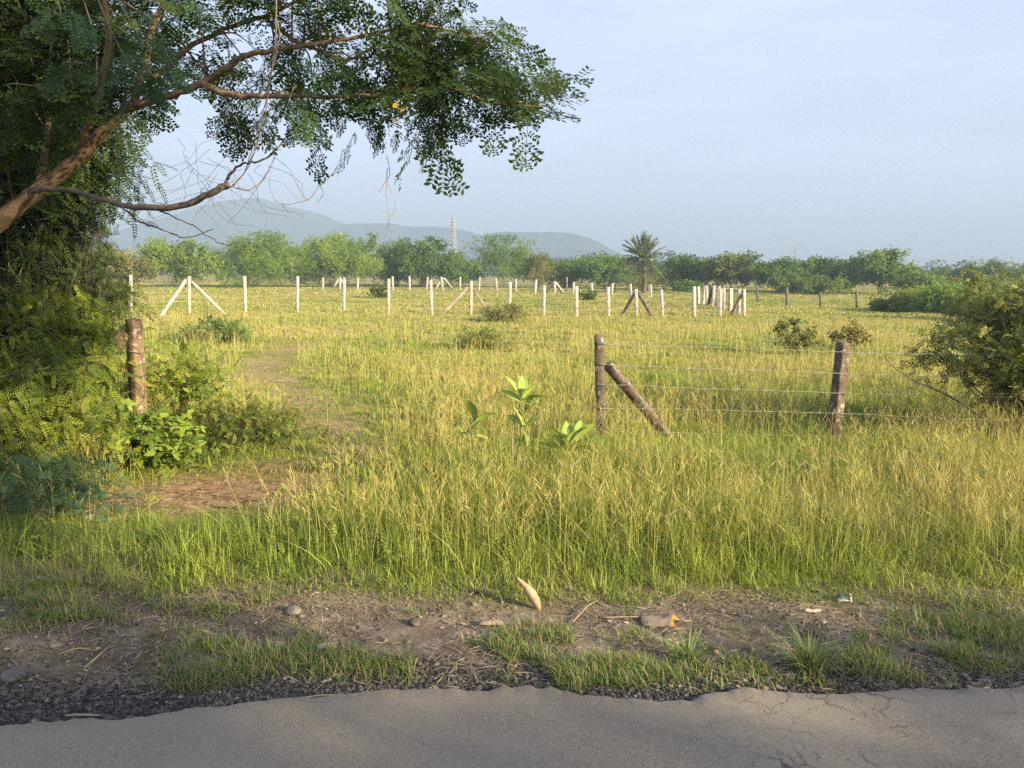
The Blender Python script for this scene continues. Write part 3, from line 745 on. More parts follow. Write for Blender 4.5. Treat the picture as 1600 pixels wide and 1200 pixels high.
# ------------------------------------------------------------------ posts, braces, wires
def prism(mb, a, b, w, d=None, rot=0.0, seg=6, ch=.12, jit=0.0, top=0.0, c=(1, 1, 1)):
    """a chamfered square bar from a to b; rot turns its faces about its own axis"""
    a, b = np.asarray(a, float), np.asarray(b, float); d = d or w
    ax = (b - a) / np.linalg.norm(b - a)
    ref = np.array([1.0, 0, 0]) if abs(ax[0]) < .9 else np.array([0, 1.0, 0])
    u = ref - ax * (ref @ ax); u /= np.linalg.norm(u); v_ = np.cross(ax, u)
    U = u * math.cos(rot) + v_ * math.sin(rot); Vv = np.cross(ax, U)
    k = 1 - ch
    sec = np.array([(1, -k), (1, k), (k, 1), (-k, 1), (-1, k), (-1, -k), (-k, -1), (k, -1)]) * .5
    V = []
    for t in np.linspace(0, 1, seg + 1):
        s = sec * np.array([w, d]) * (1 - top * t)
        s = s * (1 + rng.normal(0, jit, s.shape))
        V.append(a + (b - a) * t + s[:, :1] * U + s[:, 1:] * Vv)
    V.append(b + ax * w * .10 + sec[:, :1] * w * .75 * U + sec[:, 1:] * d * .75 * Vv if jit < .02 else b + ax * w * .04 * rng.uniform(.2, 2.2, (8, 1)) + sec[:, :1] * w * .8 * U + sec[:, 1:] * d * .8 * Vv)
    n = len(V); V = np.array(V).reshape(-1, 3)
    i = np.arange(n - 1)[:, None] * 8; j = np.arange(8)[None]; kk = (j + 1) % 8
    q = np.stack([i + j, i + kk, i + 8 + kk, i + 8 + j], -1).reshape(-1, 4)
    V = np.vstack([V, V[-8:].mean(0, keepdims=True), V[:8].mean(0, keepdims=True)])
    m = n * 8
    t = [[m, (n - 1) * 8 + x, (n - 1) * 8 + (x + 1) % 8] for x in range(8)] + [[m + 1, (x + 1) % 8, x] for x in range(8)]
    mb.add(V, q, c, t)

ORD = 'first second third fourth fifth sixth seventh eighth ninth tenth eleventh twelfth thirteenth fourteenth fifteenth sixteenth seventeenth eighteenth nineteenth twentieth'.split()

def depth_of(px, py):
    return G(px, py)[1]

def fence_post(px, ytop, ybase, label, group, m='white_post', w=.13, braces=(), dep=None, name='fence_post'):
    if dep is None:
        base = G(px, ybase)
    else:
        base = P(px, ybase, dep); base[2] = float(terrain(base[0], base[1]))
    top = P(px + rng.normal(0, 1.3), ytop, base[1] + rng.normal(0, .04))
    root = np.array(base); root[2] -= .15
    mb = MB(); lb = root - base
    prism(mb, lb, top - base, w * rng.uniform(.92, 1.08), rot=rng.uniform(-.5, .5), seg=4, ch=.14)
    o = mb.build(name, M[m]); o.location = tuple(base)
    tag(o, label, 'fence post', group)
    for bx0, by0, bx1, by1, bm, bl in braces:
        off = 0.0
        a = P(bx0, by0, base[1] + .02)
        e = P(bx1, by1, base[1]); g = G(bx1, by1); e = g if abs(g[1] - base[1]) < .12 * base[1] else e
        e = e + np.array([0, 0, -.12])
        b = MB(); prism(b, a - base, e - base, w * .95, seg=3, ch=.14)
        bo = b.build('brace', M[bm], o)
        if bl: bo['label'] = bl
    return o

FG = 'whitewashed posts of the nearer row'
front = [(205, 430, 488), (295, 432, 492), (383, 432, 490), (464, 432, 488), (537, 434, 487), (607, 436, 491), (675, 438, 493), (735.5, 439, 492), (796, 441, 490), (849, 446, 494), (901, 448, 495), (951, 449, 495), (995, 452, 495), (1035.5, 453, 495), (1085, 448, 495), (1125, 452, 495), (1163, 452, 495)]
fb = {1: [(291, 437, 248, 494, 'white_post', None), (299, 440, 355, 491, 'white_post', None)],
      7: [(731, 449, 686, 493, 'grey_brace', 'long tan concrete brace'), (739, 451, 760, 478, 'grey_brace', 'dark brace running into the bush')],
      12: [(992, 457, 970, 492, 'grey_brace', None), (998, 459, 1021, 494, 'dark_post', None)],
      16: [(1160, 457, 1140, 493, 'grey_brace', None)]}
extra = {0: 'white concrete post beside the dark thicket, leftmost of the nearer row', 1: 'white concrete post held by two white slanting braces, near the left', 7: 'white concrete post with one tan brace and one dark brace',
         12: 'white concrete post propped by two dark braces like an arrow', 16: 'last white post of the nearer row, propped by a dark slanting brace', 8: 'white concrete post standing behind the scrubby bush in the field'}
for k, (x, yt, yb) in enumerate(front):
    fence_post(x, yt, yb, extra.get(k, f'white concrete post, {ORD[k]} from the left in the nearer row'), FG, braces=fb.get(k, ()), w=.112 if k < 8 else .135)
SG = 'white posts of the row running back at the right end'
side = [(1153.5, 452, 490), (1141, 451, 487), (1131, 450, 483), (1122, 448, 481), (1113, 447, 479), (1105, 447, 477), (1098, 447, 476), (1091, 448, 475.5)]
for k, (x, yt, yb) in enumerate(side):
    fence_post(x, yt, yb, f'white post, {ORD[k]} behind the braced end post in the receding row', SG, w=.19,
               braces=[(1112, 451, 1106.5, 477, 'dark_post', None), (1114, 451, 1118, 478, 'dark_post', None)] if k == 4 else ())
BG_ = 'white posts of the farther row'
back = [(504, 434, 446.5), (531, 434, 447), (558, 434, 446.5), (614, 432, 448), (640, 432, 450), (666, 433, 452), (692, 433, 451.5), (719, 433, 449), (748, 433, 454), (777, 435, 455), (806, 436, 453), (835.5, 437, 459), (867, 440, 458), (895, 441, 459), (925.5, 442, 463), (955, 443, 461), (986, 444, 462), (1017, 445, 465)]
bb = {1: [(530, 436, 522, 446, 'white_post', None), (532, 436, 540, 446, 'white_post', None)],
      6: [(690.5, 435, 681, 450, 'white_post', None), (693.5, 435, 708, 451, 'white_post', None)],
      12: [(865.5, 442, 852, 456, 'white_post', None), (868.5, 442, 881, 457, 'white_post', None)]}
bx = {1: 'small far white post with two short braces, before the yellow green bush', 6: 'far white post with two white braces, just left of the lattice pylon', 12: 'far white post with two white braces, between the pylon and the palm'}
for k, (x, yt, yb) in enumerate(back):
    fence_post(x, yt, yb, bx.get(k, f'small white post, {ORD[k]} from the left in the farther row'), BG_, braces=bb.get(k, ()), w=.20, dep=min(88, depth_of(x, yb)))
HG = 'thin far posts at the foot of the hedge'
for k, (x, yt, yb) in enumerate([(886, 433, 447), (907, 435, 447.5), (920, 436, 452), (947, 441, 455), (962, 443, 457), (1013, 445, 460)]):
    fence_post(x, yt, yb, f'thin grey post in the grass below the hedge, {ORD[k]} from the left', HG, 'grey_brace', .16, dep=88)
DG = 'dark posts of the fence along the right thicket'
for k, (x, yt, yb) in enumerate([(1184, 450, 472), (1230, 450, 478), (1282, 456, 482), (1339.5, 454, 481), (1405, 461, 480)]):
    fence_post(x, yt, yb, f'dark weathered post before the green thicket, {ORD[k]} from the left', DG, 'dark_post', .13)
fence_post(1479, 462, 474, 'lone pale post among the palm scrub at the right', None, 'white_post', .16, dep=62)

# the old fence close to the road
def old_post(pt, pb, ybase, w, rot, label, m, name='fence_post', ztop=None):
    base = G(pb, ybase); top = P(pt[0], pt[1], base[1])
    mb = MB(); lo = np.array([0, 0, -.2])
    prism(mb, lo, top - base, w, rot=rot, seg=14, ch=.10, jit=.022, top=.03)
    o = mb.build(name, M[m]); o.location = tuple(base)
    tag(o, label, 'fence post', 'old concrete posts of the barbed wire fence')
    return o, base, top
oA, bA, tA = old_post((935.5, 524), 942, 696, .108, -.16, 'old mottled concrete post left of the strands, with a slanting brace', 'old_post')
a = P(949, 569, bA[1] + .02); e = G(1068, 694) + np.array([0, -.02, -.12])
mb = MB(); prism(mb, a - bA, e - bA, .098, rot=.35, seg=12, ch=.10, jit=.02); mb.build('brace', M['old_post'], oA)
oB, bB, tB = old_post((1317.5, 536), 1301, 690, .122, .42, 'old concrete post leaning right, in the middle of the barbed wire', 'old_post')
oC, bC, tC = old_post((209, 499), 219, 694, .14, -.50, 'rust coloured old post overgrown by the leafy thicket on the left', 'old_post_warm')
a = P(198, 520, bC[1] - .02); e = P(70, 640, bC[1] - .25)
mb = MB(); prism(mb, a - bC, e - bC, .13, rot=.3, seg=10, ch=.10, jit=.02); mb.build('brace', M['old_post_warm'], oC)
for y0 in (548, 567, 585):                              # wire bound round the post
    p = P(213, y0, bC[1]) - bC; mb = MB()
    th = np.linspace(0, 2 * math.pi, 17); r0 = .102
    tube(mb, np.stack([p[0] + r0 * np.cos(th), p[1] + r0 * np.sin(th), p[2] + .012 * np.sin(th * 2) + rng.normal(0, .003, 17)], -1), .006, 5)
    mb.build('wire_tie', M['wire_rust'], oC)
oD, bD, tD = old_post((1702, 548), 1690, 694, .13, .3, 'old concrete post hidden behind the shrub at the right edge', 'old_post')

def barbed(strand, label):
    pts = []
    for px, py in strand:
        dep = np.interp(px, [942, 1301, 1690], [bA[1] - .07, bB[1] - .09, bD[1] - .07])
        pts.append(P(px, py, dep))
    p = spline(pts, 14)
    n = len(p)
    p[:, 2] += (noise(np.arange(n) * .3, np.zeros(n) + strand[0][1], 1.0, 5, 2) - .5) * .02
    c0 = p[0].copy(); mb = MB()
    ph = np.linspace(0, n * 1.3, n)
    for s in (0, math.pi):
        tube(mb, p - c0 + np.stack([0 * ph, np.cos(ph + s) * .0016, np.sin(ph + s) * .0013], -1), .0016, 4)
    L = np.concatenate([[0], np.cumsum(np.linalg.norm(np.diff(p, axis=0), axis=1))])
    for s in np.arange(.06, L[-1], .115):
        o = np.array([np.interp(s, L, p[:, k]) for k in range(3)]) - c0
        for k in range(2):
            d = rng.normal(size=3); d[0] *= .4; d /= np.linalg.norm(d)
            tube(mb, [o - d * .016, o + d * .016], .0018, 3)
    ob = mb.build('barbed_wire', M['wire']); ob.location = tuple(c0)
    tag(ob, label, 'barbed wire', 'strands of barbed wire between the old posts')
    # loose twisted tie where the strand meets each post
for k, (ys_, nm) in enumerate((((537, 541, 544, 550, 552, 556, 560), 'topmost of the five strands'), ((569, 574, 578, 583, 587, 590, 593), 'second strand from the top, just under the brace head'),
                       ((601, 604, 609, 614, 617, 620, 624), 'middle strand of the five'), ((638, 639, 642, 646, 650, 656, 660), 'fourth strand from the top'), ((674, 675, 679, 682, 684, 688, 690), 'lowest strand, skimming the grass tips'))):
    barbed(list(zip((936, 1030, 1160, 1310, 1410, 1540, 1698), ys_)), 'thin barbed wire, ' + nm)
for o_, b_, ys_ in ((oA, bA, (537, 569, 601, 638)), (oB, bB, (549, 583, 614, 647))):
    for y0 in ys_:
        px = 938 if o_ is oA else 1309
        p = P(px, y0, b_[1]) - b_; mb = MB(); th = np.linspace(0, 2 * math.pi, 15); r0 = .073 if o_ is oA else .084
        tube(mb, np.stack([p[0] + r0 * np.cos(th), p[1] + r0 * np.sin(th), p[2] + .015 * np.sin(th + y0) + rng.normal(0, .004, 15)], -1), .0028, 4)
        mb.build('wire_tie', M['wire'], o_)

# ------------------------------------------------------------------ plants
def shrub(name, label, cat, base, W, H, D, tpl, size, n_leaf, col, n_stem=12, sub=5, stem_r=.02, stem_mat='bark_grey', droop=.1, group=None, spread=.5, low=.15, jit=.5, lift=0.0, m='leaf', hue=.25, seed=None, trunk=0.0, bare_tips=0, squash=1.0, parts=('crown', 'stems'), lean=(0, 0)):
    r = np.random.default_rng(seed if seed is not None else abs(hash(label)) % 9973 if False else sum(map(ord, label)))
    base = np.array(base, float); base[2] = float(terrain(base[0], base[1])) if lift is not None else base[2]
    t = thing(name, label, cat, base, group)
    st = MB(); O, X, CL = [], [], []
    col = np.asarray(col, float)
    c0, c1 = (col[0], col[1]) if col.ndim == 2 else (col * .8, col * 1.2)
    tb = np.array([0, 0, trunk * H])
    if trunk: tube(st, spline([[0, 0, -.1], [r.normal(0, .03) * H, r.normal(0, .03) * H, trunk * H * .5], tb], 4), np.linspace(stem_r * 2.6, stem_r * 1.7, len(spline([[0, 0, 0]] * 3, 4))), 7)
    per = max(1, n_leaf // (n_stem * (sub + 1)))
    for k in range(n_stem):
        az = 2 * math.pi * (k + r.uniform(-.4, .4)) / n_stem * 2.4; rr = math.sqrt(r.uniform(.04, 1))
        hz = (1 - rr ** 2 * .85) ** .5 * r.uniform(.78, 1.03) * squash + (1 - squash) * .9
        e = np.array([W / 2 * rr * math.cos(az) + lean[0] * hz, D / 2 * rr * math.sin(az) + lean[1] * hz, max(low * H, (H - H * .06) * hz)])
        b = tb + np.array([r.normal(0, .04) * W * (trunk == 0), r.normal(0, .04) * D * (trunk == 0), -.05 if not trunk else r.uniform(-.3, 0) * trunk * H])
        mid = b + (e - b) * np.array([.38, .38, .62]) + r.normal(0, .04, 3) * H
        p = spline([b, mid, e, e + (e - mid) * .10 + np.array([0, 0, -droop * .35 * H])], 5)
        tube(st, p, np.linspace(stem_r, stem_r * .3, len(p)), 5)
        clump = r.uniform(0, 1)
        for s in range(sub + 1):
            if s == 0: q = p[len(p) // 3:]
            else:
                i = int(r.uniform(.25, .98) * (len(p) - 1)); o = p[i]
                d = (e - b) * np.array([1, 1, .45]); d /= np.linalg.norm(d)
                d = d * .6 + r.normal(0, .75, 3) * np.array([1, 1, .7]); d /= np.linalg.norm(d)
                ln = spread * .5 * min(W, 1.4 * H) * r.uniform(.4, 1.0)
                q = spline([o, o + d * ln * .55 + [0, 0, .06 * ln], o + d * ln + [0, 0, -droop * ln]], 4)
                q[:, 2] = np.clip(q[:, 2], .04, max(H * .99, q[0, 2]))
                tube(st, q, np.linspace(stem_r * .4, stem_r * .15, len(q)), 3)
            cl = np.clip(clump + r.normal(0, hue), 0, 1)
            tt = r.uniform(.15, 1.0, per) * (len(q) - 1.001); i = tt.astype(int); f = (tt - i)[:, None]
            pos = q[i] * (1 - f) + q[i + 1] * f
            tg = q[i + 1] - q[i]; tg /= np.linalg.norm(tg, axis=1, keepdims=True) + 1e-9
            pos = pos + r.normal(0, 1, pos.shape) * size * jit
            pos[:, 2] = np.maximum(pos[:, 2], .03)
            O.append(pos); X.append(tg * .7 + r.normal(0, .6, pos.shape) + np.array([0, 0, -droop]))
            CL.append(np.clip(cl + r.normal(0, .12, per), 0, 1))
    O, X, CL = np.concatenate(O), np.concatenate(X), np.concatenate(CL)
    C = c0[None] * (1 - CL[:, None]) + c1[None] * CL[:, None]
    C = C * r.uniform(.8, 1.2, (len(O), 1))
    U = np.array([0, 0, 1.0])[None] + r.normal(0, .55, O.shape)
    cr = MB(); stamp(cr, tpl, O, X, U, size * r.uniform(.6, 1.25, len(O)), C)
    cr.build(parts[0], M[m], t)
    st.build(parts[1], M[stem_mat], t)
    return t

def tree_px(x0, x1, yt, dep, label, col, tpl=TUFT, size=.55, n=1000, name='bush', cat='bush', D=None, yb=None, **kw):
    px = (x0 + x1) / 2; dep = dep + 14 if dep > 60 else dep
    b = P(px, 430, dep); b[2] = float(terrain(b[0], b[1]))
    W = (x1 - x0) / F_PX * dep; H = float(P(px, yt, dep)[2] - b[2])
    size *= .62; n = int(n * 3.2); col = np.array(col) * np.array([1.70, 1.78, 1.75])
    k = dict(n_stem=22, sub=6, stem_r=.018, m='leaf_far', jit=.75, low=.12, spread=.55, group='bushes and trees along the far edge of the field')
    k.update(kw)
    return shrub(name, label, cat, b, W * .93, H, D or W * .8, tpl, size, n, col, **k)

YG, MG, DKG, BRG, BLG = [(.085, .135, .024), (.18, .22, .045)], [(.07, .115, .024), (.15, .195, .045)], [(.055, .10, .028), (.12, .175, .045)], [(.10, .10, .035), (.20, .18, .06)], [(.035, .065, .035), (.085, .12, .05)]
tree_px(195, 345, 378, 78, 'pale yellow green bush half hidden by the thicket on the left', YG, n=1400)
tree_px(325, 470, 362, 82, 'wide feathery green bush behind the white braces on the left', [(.075, .12, .022), (.16, .21, .04)], TUFTF, .75, 2200, droop=.45, n_stem=30)
tree_px(448, 588, 370, 86, 'broad yellow green bush left of the dark green ones', YG, TUFTF, .7, 2200, droop=.35, n_stem=28)
tree_px(535, 605, 365, 104, 'light leafy tree rising behind the yellow green bush', MG, n=900, name='tree', cat='tree', trunk=.3, n_stem=14)
tree_px(582, 655, 380, 96, 'dark green bush left of the round one by the pylon', DKG, n=1200)
tree_px(612, 712, 373, 90, 'rounded dark green bush in front of the lattice pylon', [(.05, .09, .024), (.115, .16, .04)], n=1800, n_stem=26)
tree_px(690, 748, 396, 92, 'small pale bush at the foot of the lattice pylon', MG, n=700)
tree_px(728, 842, 371, 94, 'tall airy acacia with a ragged flat top right of the pylon', MG, TUFTF, .7, 1300, name='tree', cat='tree', trunk=.22, n_stem=20, spread=.7, droop=.0)
tree_px(812, 868, 398, 92, 'thin pale bush right of the airy acacia', BRG, TUFTF, .6, 600, n_stem=14)
tree_px(850, 925, 401, 96, 'mid green bush in the middle of the low hedge', MG, n=1200)
tree_px(905, 985, 402, 92, 'bright green bush left of the palm', [(.075, .125, .03), (.15, .20, .05)], n=1300)
tree_px(975, 1050, 428, 84, 'dry brownish shrub under the palm', [(.085, .10, .035), (.16, .17, .06)], TUFTF, .5, 600)
tree_px(1030, 1110, 401, 86, 'dark bush draped in creepers right of the palm', [(.03, .07, .018), (.10, .15, .03)], n=1500)
tree_px(1048, 1098, 441, 74, 'low dark shrub left of the receding white posts', DKG, n=600, size=.4)
tree_px(1090, 1195, 396, 82, 'tan and green leafy tree behind the receding white posts', [(.075, .10, .03), (.145, .165, .05)], n=1700, name='tree', cat='tree', trunk=.2)
tree_px(1180, 1262, 406, 80, 'dark green bush behind the first dark posts', DKG, n=1400)
tree_px(1240, 1310, 405, 84, 'dense dark green bush in the middle of the right thicket', [(.045, .085, .024), (.105, .15, .04)], n=1400)
tree_px(1295, 1350, 409, 80, 'narrow dark green tree left of the pointed pale one', DKG, n=1000, name='tree', cat='tree', trunk=.2)
tree_px(1325, 1425, 395, 76, 'pale green tree with the tallest crown of the right thicket', [(.07, .115, .03), (.15, .19, .055)], n=1700, name='tree', cat='tree', trunk=.2)
tree_px(1405, 1478, 430, 70, 'low light green bush at the end of the right thicket', MG, n=1000)
tree_px(1200, 1330, 432, 72, 'low wide bright shrub behind the dark posts', [(.07, .11, .03), (.14, .17, .045)], n=1300, size=.45)
tree_px(1488, 1592, 414, 88, 'bluish dark clump behind the scrub on the far right', BLG, TUFTF, .8, 1500)
tree_px(1560, 1680, 424, 80, 'grey green bush at the right edge behind the shrub', BLG, n=1300)
tree_px(1368, 1440, 469, 46, 'dark low scrub along the right side of the field', [(.06, .08, .025), (.13, .15, .045)], n=1000, size=.35)
tree_px(1400, 1470, 456, 48, 'yellow flowering scrub on the right side of the field', [(.12, .14, .025), (.24, .24, .05)], n=700, size=.35)
tree_px(1440, 1535, 450, 44, 'spiky green scrub between yellow scrub and the near shrub', MG, TUFTF, .6, 900, droop=.3)
tree_px(1500, 1640, 446, 36, 'grey green scrub right behind the near shrub', [(.07, .10, .035), (.15, .17, .06)], TUFTF, .5, 1300, droop=.2)
tree_px(120, 230, 392, 70, 'dull green bush behind the dark thicket', BRG, n=1200)

rr_ = np.random.default_rng(404)
for k, (a, b, c) in enumerate([(255, 345, 396), (430, 500, 392), (560, 640, 396), (660, 740, 402), (800, 880, 406), (880, 960, 407), (930, 1010, 410), (985, 1060, 412), (1060, 1130, 410), (1150, 1230, 408), (1225, 1300, 410), (1280, 1360, 409), (1400, 1500, 420), (1450, 1540, 424), (1540, 1640, 420)]):
    tree_px(a, b, c, 104 + rr_.uniform(0, 14), f'low hedge bush behind the front bushes, {ORD[k]} from the left in the rear line', [np.array((.055, .095, .025)) * rr_.uniform(.8, 1.25), np.array((.11, .155, .04)) * rr_.uniform(.85, 1.2)], n=650, n_stem=18)

# small growth in the field
FGp = 'small bushes scattered in the field'
def low_px(x0, x1, yt, yb, label, col, tpl, size, n, **kw):
    b = G((x0 + x1) / 2, yb); W = (x1 - x0) / F_PX * b[1]; H = float(P((x0 + x1) / 2, yt, b[1])[2] - b[2])
    k = dict(n_stem=14, sub=4, stem_r=.008, group=FGp, m='leaf', low=.1); k.update(kw)
    return shrub(kw.pop('name', 'bush'), label, 'bush', b, W, H, W * .7, tpl, size, n, col, **{a: c for a, c in k.items() if a != 'name'})
low_px(292, 392, 500, 535, 'feathery low green bush below the left white braces', [(.12, .19, .05), (.24, .29, .09)], TUFTF, .22, 520, droop=.4)
low_px(752, 822, 477, 504, 'scrubby green bush in the field before the white posts', [(.14, .17, .05), (.28, .28, .09)], TUFTF, .22, 520)
low_px(690, 805, 524, 548, 'low dark weed patch in the middle of the field', [(.13, .17, .04), (.24, .26, .07)], TUFTF, .20, 420)
low_px(1210, 1272, 500, 556, 'leafy sapling in the field left of the leaning post', [(.12, .16, .04), (.26, .27, .09)], TUFT, .11, 520, n_stem=12)
low_px(1306, 1348, 502, 545, 'small brownish sapling right behind the leaning post', [(.16, .15, .05), (.30, .27, .10)], TUFT, .10, 420, n_stem=10)
low_px(578, 606, 448, 466, 'small round green bush far out in the field', MG, TUFT, .3, 160)
low_px(905, 932, 455, 470, 'small yellow green bush in front of the farther posts', YG, TUFT, .3, 140)

# the palm
def palm(px, yc, dep, rad, label, yb=447):
    b = P(px, yb, dep); b[2] = float(terrain(b[0], b[1]))
    t = thing('palm_tree', label, 'palm tree', b)
    c = P(px, yc, dep) - b
    mb = MB(); p = spline([[0, 0, -.2], [.1, 0, c[2] * .5], [c[0], 0, c[2]]], 6)
    tube(mb, p, np.linspace(.30, .24, len(p)), 9, wob=.08); mb.build('trunk', M['bark_grey'], t)
    r = np.random.default_rng(12)
    for part, N, e0, e1, cols in (('crown', 95, -.80, 1.45, [(.09, .125, .055), (.24, .27, .13)]), ('dead_fronds', 3, -1.2, -.8, [(.17, .13, .075), (.30, .24, .15)])):
        mb = MB()
        for k in range(N):
            az = r.uniform(0, 6.28); el = r.uniform(e0, e1) if part != 'crown' else e0 + (e1 - e0) * (k + .5) / N
            L = rad * r.uniform(.85, 1.12)
            h = np.array([math.cos(az), math.sin(az), 0]); d = h * math.cos(el) + np.array([0, 0, math.sin(el)])
            n = 13; s = np.linspace(0, 1, n)[:, None]
            q = c + d * L * s + np.array([0, 0, -1]) * L * .17 * max(.2, math.cos(el)) * s ** 2.2
            tube(mb, q, np.linspace(.035, .008, n), 4, cols[0])
            tg = np.gradient(q, axis=0); tg /= np.linalg.norm(tg, axis=1, keepdims=True)
            side = np.cross(tg, [0, 0, 1.0]) + 1e-6; side /= np.linalg.norm(side, axis=1, keepdims=True)
            cc = np.array(cols[0]) + (np.array(cols[1]) - np.array(cols[0])) * r.uniform()
            ti = r.uniform(2, n - 1.01, 44); i = ti.astype(int); f = (ti - i)[:, None]
            O = q[i] * (1 - f) + q[i + 1] * f
            sg = np.where(np.arange(44) % 2, 1.0, -1.0)[:, None]
            X = tg[i] * .95 + side[i] * sg * .48 + r.normal(0, .16, (44, 3)) + np.array([0, 0, .12])
            stamp(mb, (np.array([[0, 0, 0], [.4, .065, 0], [1, 0, -.05], [.4, -.065, 0]]), np.array([[0, 1, 2, 3]])), O, X, r.normal(size=(44, 3)), L * .24 * np.interp(ti, [2, 6, n - 1], [.6, 1, .65]), cc)
        mb.build(part, M['leaf_far'], t)
palm(1006, 405, 86, 2.75, 'round headed date palm standing above the field hedge')
# ------------------------------------------------------------------ the big tree on the left
def limb(pts, r0, r1, mb, sides=8, n=6):
    """pts: (px, py, depth)"""
    p = spline([P(*a) for a in pts], n)
    p = p + rng.normal(0, .004, p.shape)
    tube(mb, p, np.linspace(r0, r1, len(p)), sides, wob=.04)
    return p
tb = P(-300, 760, 6.0); tb[2] = float(terrain(tb[0], tb[1]))
tree = thing('feathery_tree', 'large leaning tree with feathery dark foliage overhanging from the left', 'tree', tb)
NODES = []                                              # points a twig may spring from, with the radius there
def branch(name, pts, r0, r1, sides=8, n=6, take=True, mm='bark'):
    mb = MB(); p = limb(pts, r0, r1, mb, sides, n)
    mb.v = [v - tb for v in mb.v]
    o = mb.build(name, M[mm], tree, smooth_=True)
    if take: NODES.append(np.column_stack([p, np.linspace(r0, r1, len(p))]))
    return o
branch('trunk', [(-300, 775, 6.0), (-190, 580, 5.95), (-95, 440, 5.9), (0, 347, 5.8), (60, 297, 5.7), (118, 252, 5.6), (165, 203, 5.5), (212, 160, 5.4)], .082, .035, 12)
branch('branch', [(210, 162, 5.4), (226, 100, 5.4), (240, 45, 5.5), (262, -20, 5.6), (275, -120, 5.7), (300, -240, 5.8)], .028, .014)
branch('branch', [(212, 163, 5.4), (262, 150, 5.3), (320, 128, 5.2), (362, 100, 5.1), (395, 84, 5.05), (470, 72, 4.95), (560, 58, 4.9), (660, 40, 4.9), (730, 55, 4.9)], .030, .006)
branch('branch', [(318, 130, 5.2), (350, 146, 5.1), (400, 151, 5.0), (470, 149, 4.9), (560, 150, 4.8), (690, 138, 4.75), (770, 160, 4.7), (850, 166, 4.7)], .022, .005)
branch('branch', [(228, 128, 5.4), (265, 102, 5.5), (292, 76, 5.6), (345, 48, 5.7), (430, 18, 5.8), (520, -25, 5.9), (640, -90, 6.0)], .022, .009)
branch('branch', [(425, 40, 5.3), (470, 68, 5.2), (500, 78, 5.1), (545, 92, 5.0), (600, 60, 4.9), (680, 20, 4.8)], .015, .006)
branch('branch', [(60, 298, 5.7), (75, 190, 6.0), (60, 90, 6.3), (20, 0, 6.6), (-30, -100, 6.8)], .026, .010)
branch('branch', [(118, 252, 5.6), (160, 120, 5.1), (170, 30, 4.8), (150, -80, 4.6), (220, -200, 4.4)], .022, .010)
branch('branch', [(275, -120, 5.7), (400, -150, 5.4), (560, -130, 5.2), (700, -80, 5.0)], .022, .008)
branch('dead_branch', [(40, 300, 5.7), (100, 296, 5.4), (150, 309, 5.2), (200, 322, 5.05), (270, 324, 4.95), (318, 307, 4.9), (358, 288, 4.9)], .015, .022, 8, mm='bark_grey', take=False)
branch('dead_branch', [(351, 290, 4.9), (360, 272, 4.88), (378, 257, 4.85), (410, 250, 4.8), (432, 234, 4.8), (455, 200, 4.8)], .009, .004, 6, mm='bark_grey', take=False)
branch('dead_branch', [(190, 322, 5.05), (215, 345, 5.1), (250, 358, 5.1), (290, 371, 5.1), (335, 358, 5.1)], .007, .003, 5, mm='bark_grey', take=False)
branch('dead_branch', [(250, 330, 5.0), (300, 352, 5.0), (340, 378, 5.0), (385, 390, 5.0)], .005, .002, 5, mm='bark_grey', take=False)
ALLN = np.concatenate(NODES)

def inside(px, py, poly):
    c = False; n = len(poly)
    for i in range(n):
        (x1, y1), (x2, y2) = poly[i], poly[(i + 1) % n]
        if (y1 > py) != (y2 > py) and px < (x2 - x1) * (py - y1) / (y2 - y1) + x1: c = not c
    return c
POLY = [(-260, -260), (700, -260), (715, -60), (725, 10), (752, 50), (775, 85), (825, 120), (832, 150), (800, 152), (765, 152), (735, 148), (705, 165), (675, 165), (650, 178), (625, 160), (590, 182), (555, 185), (520, 165), (480, 172), (445, 168), (420, 160), (385, 150), (350, 178), (310, 168), (300, 120), (240, 110), (215, 150), (150, 150), (80, 175), (0, 210), (-260, 250)]
HOLES = [(275, 165, 70, 45), (335, 70, 36, 24), (395, 50, 40, 26), (300, 105, 34, 30), (380, 118, 36, 22), (255, 215, 80, 35), (425, 110, 30, 18), (640, 150, 30, 22), (530, 20, 26, 16), (190, 190, 40, 60), (110, 215, 60, 30), (470, 110, 20, 16), (590, 110, 20, 12)]
ENDS = []
tw = MB(); LO, LX, LU, LC, LS = [], [], [], [], []
r = np.random.default_rng(21)
cnt = 0; tries = 0
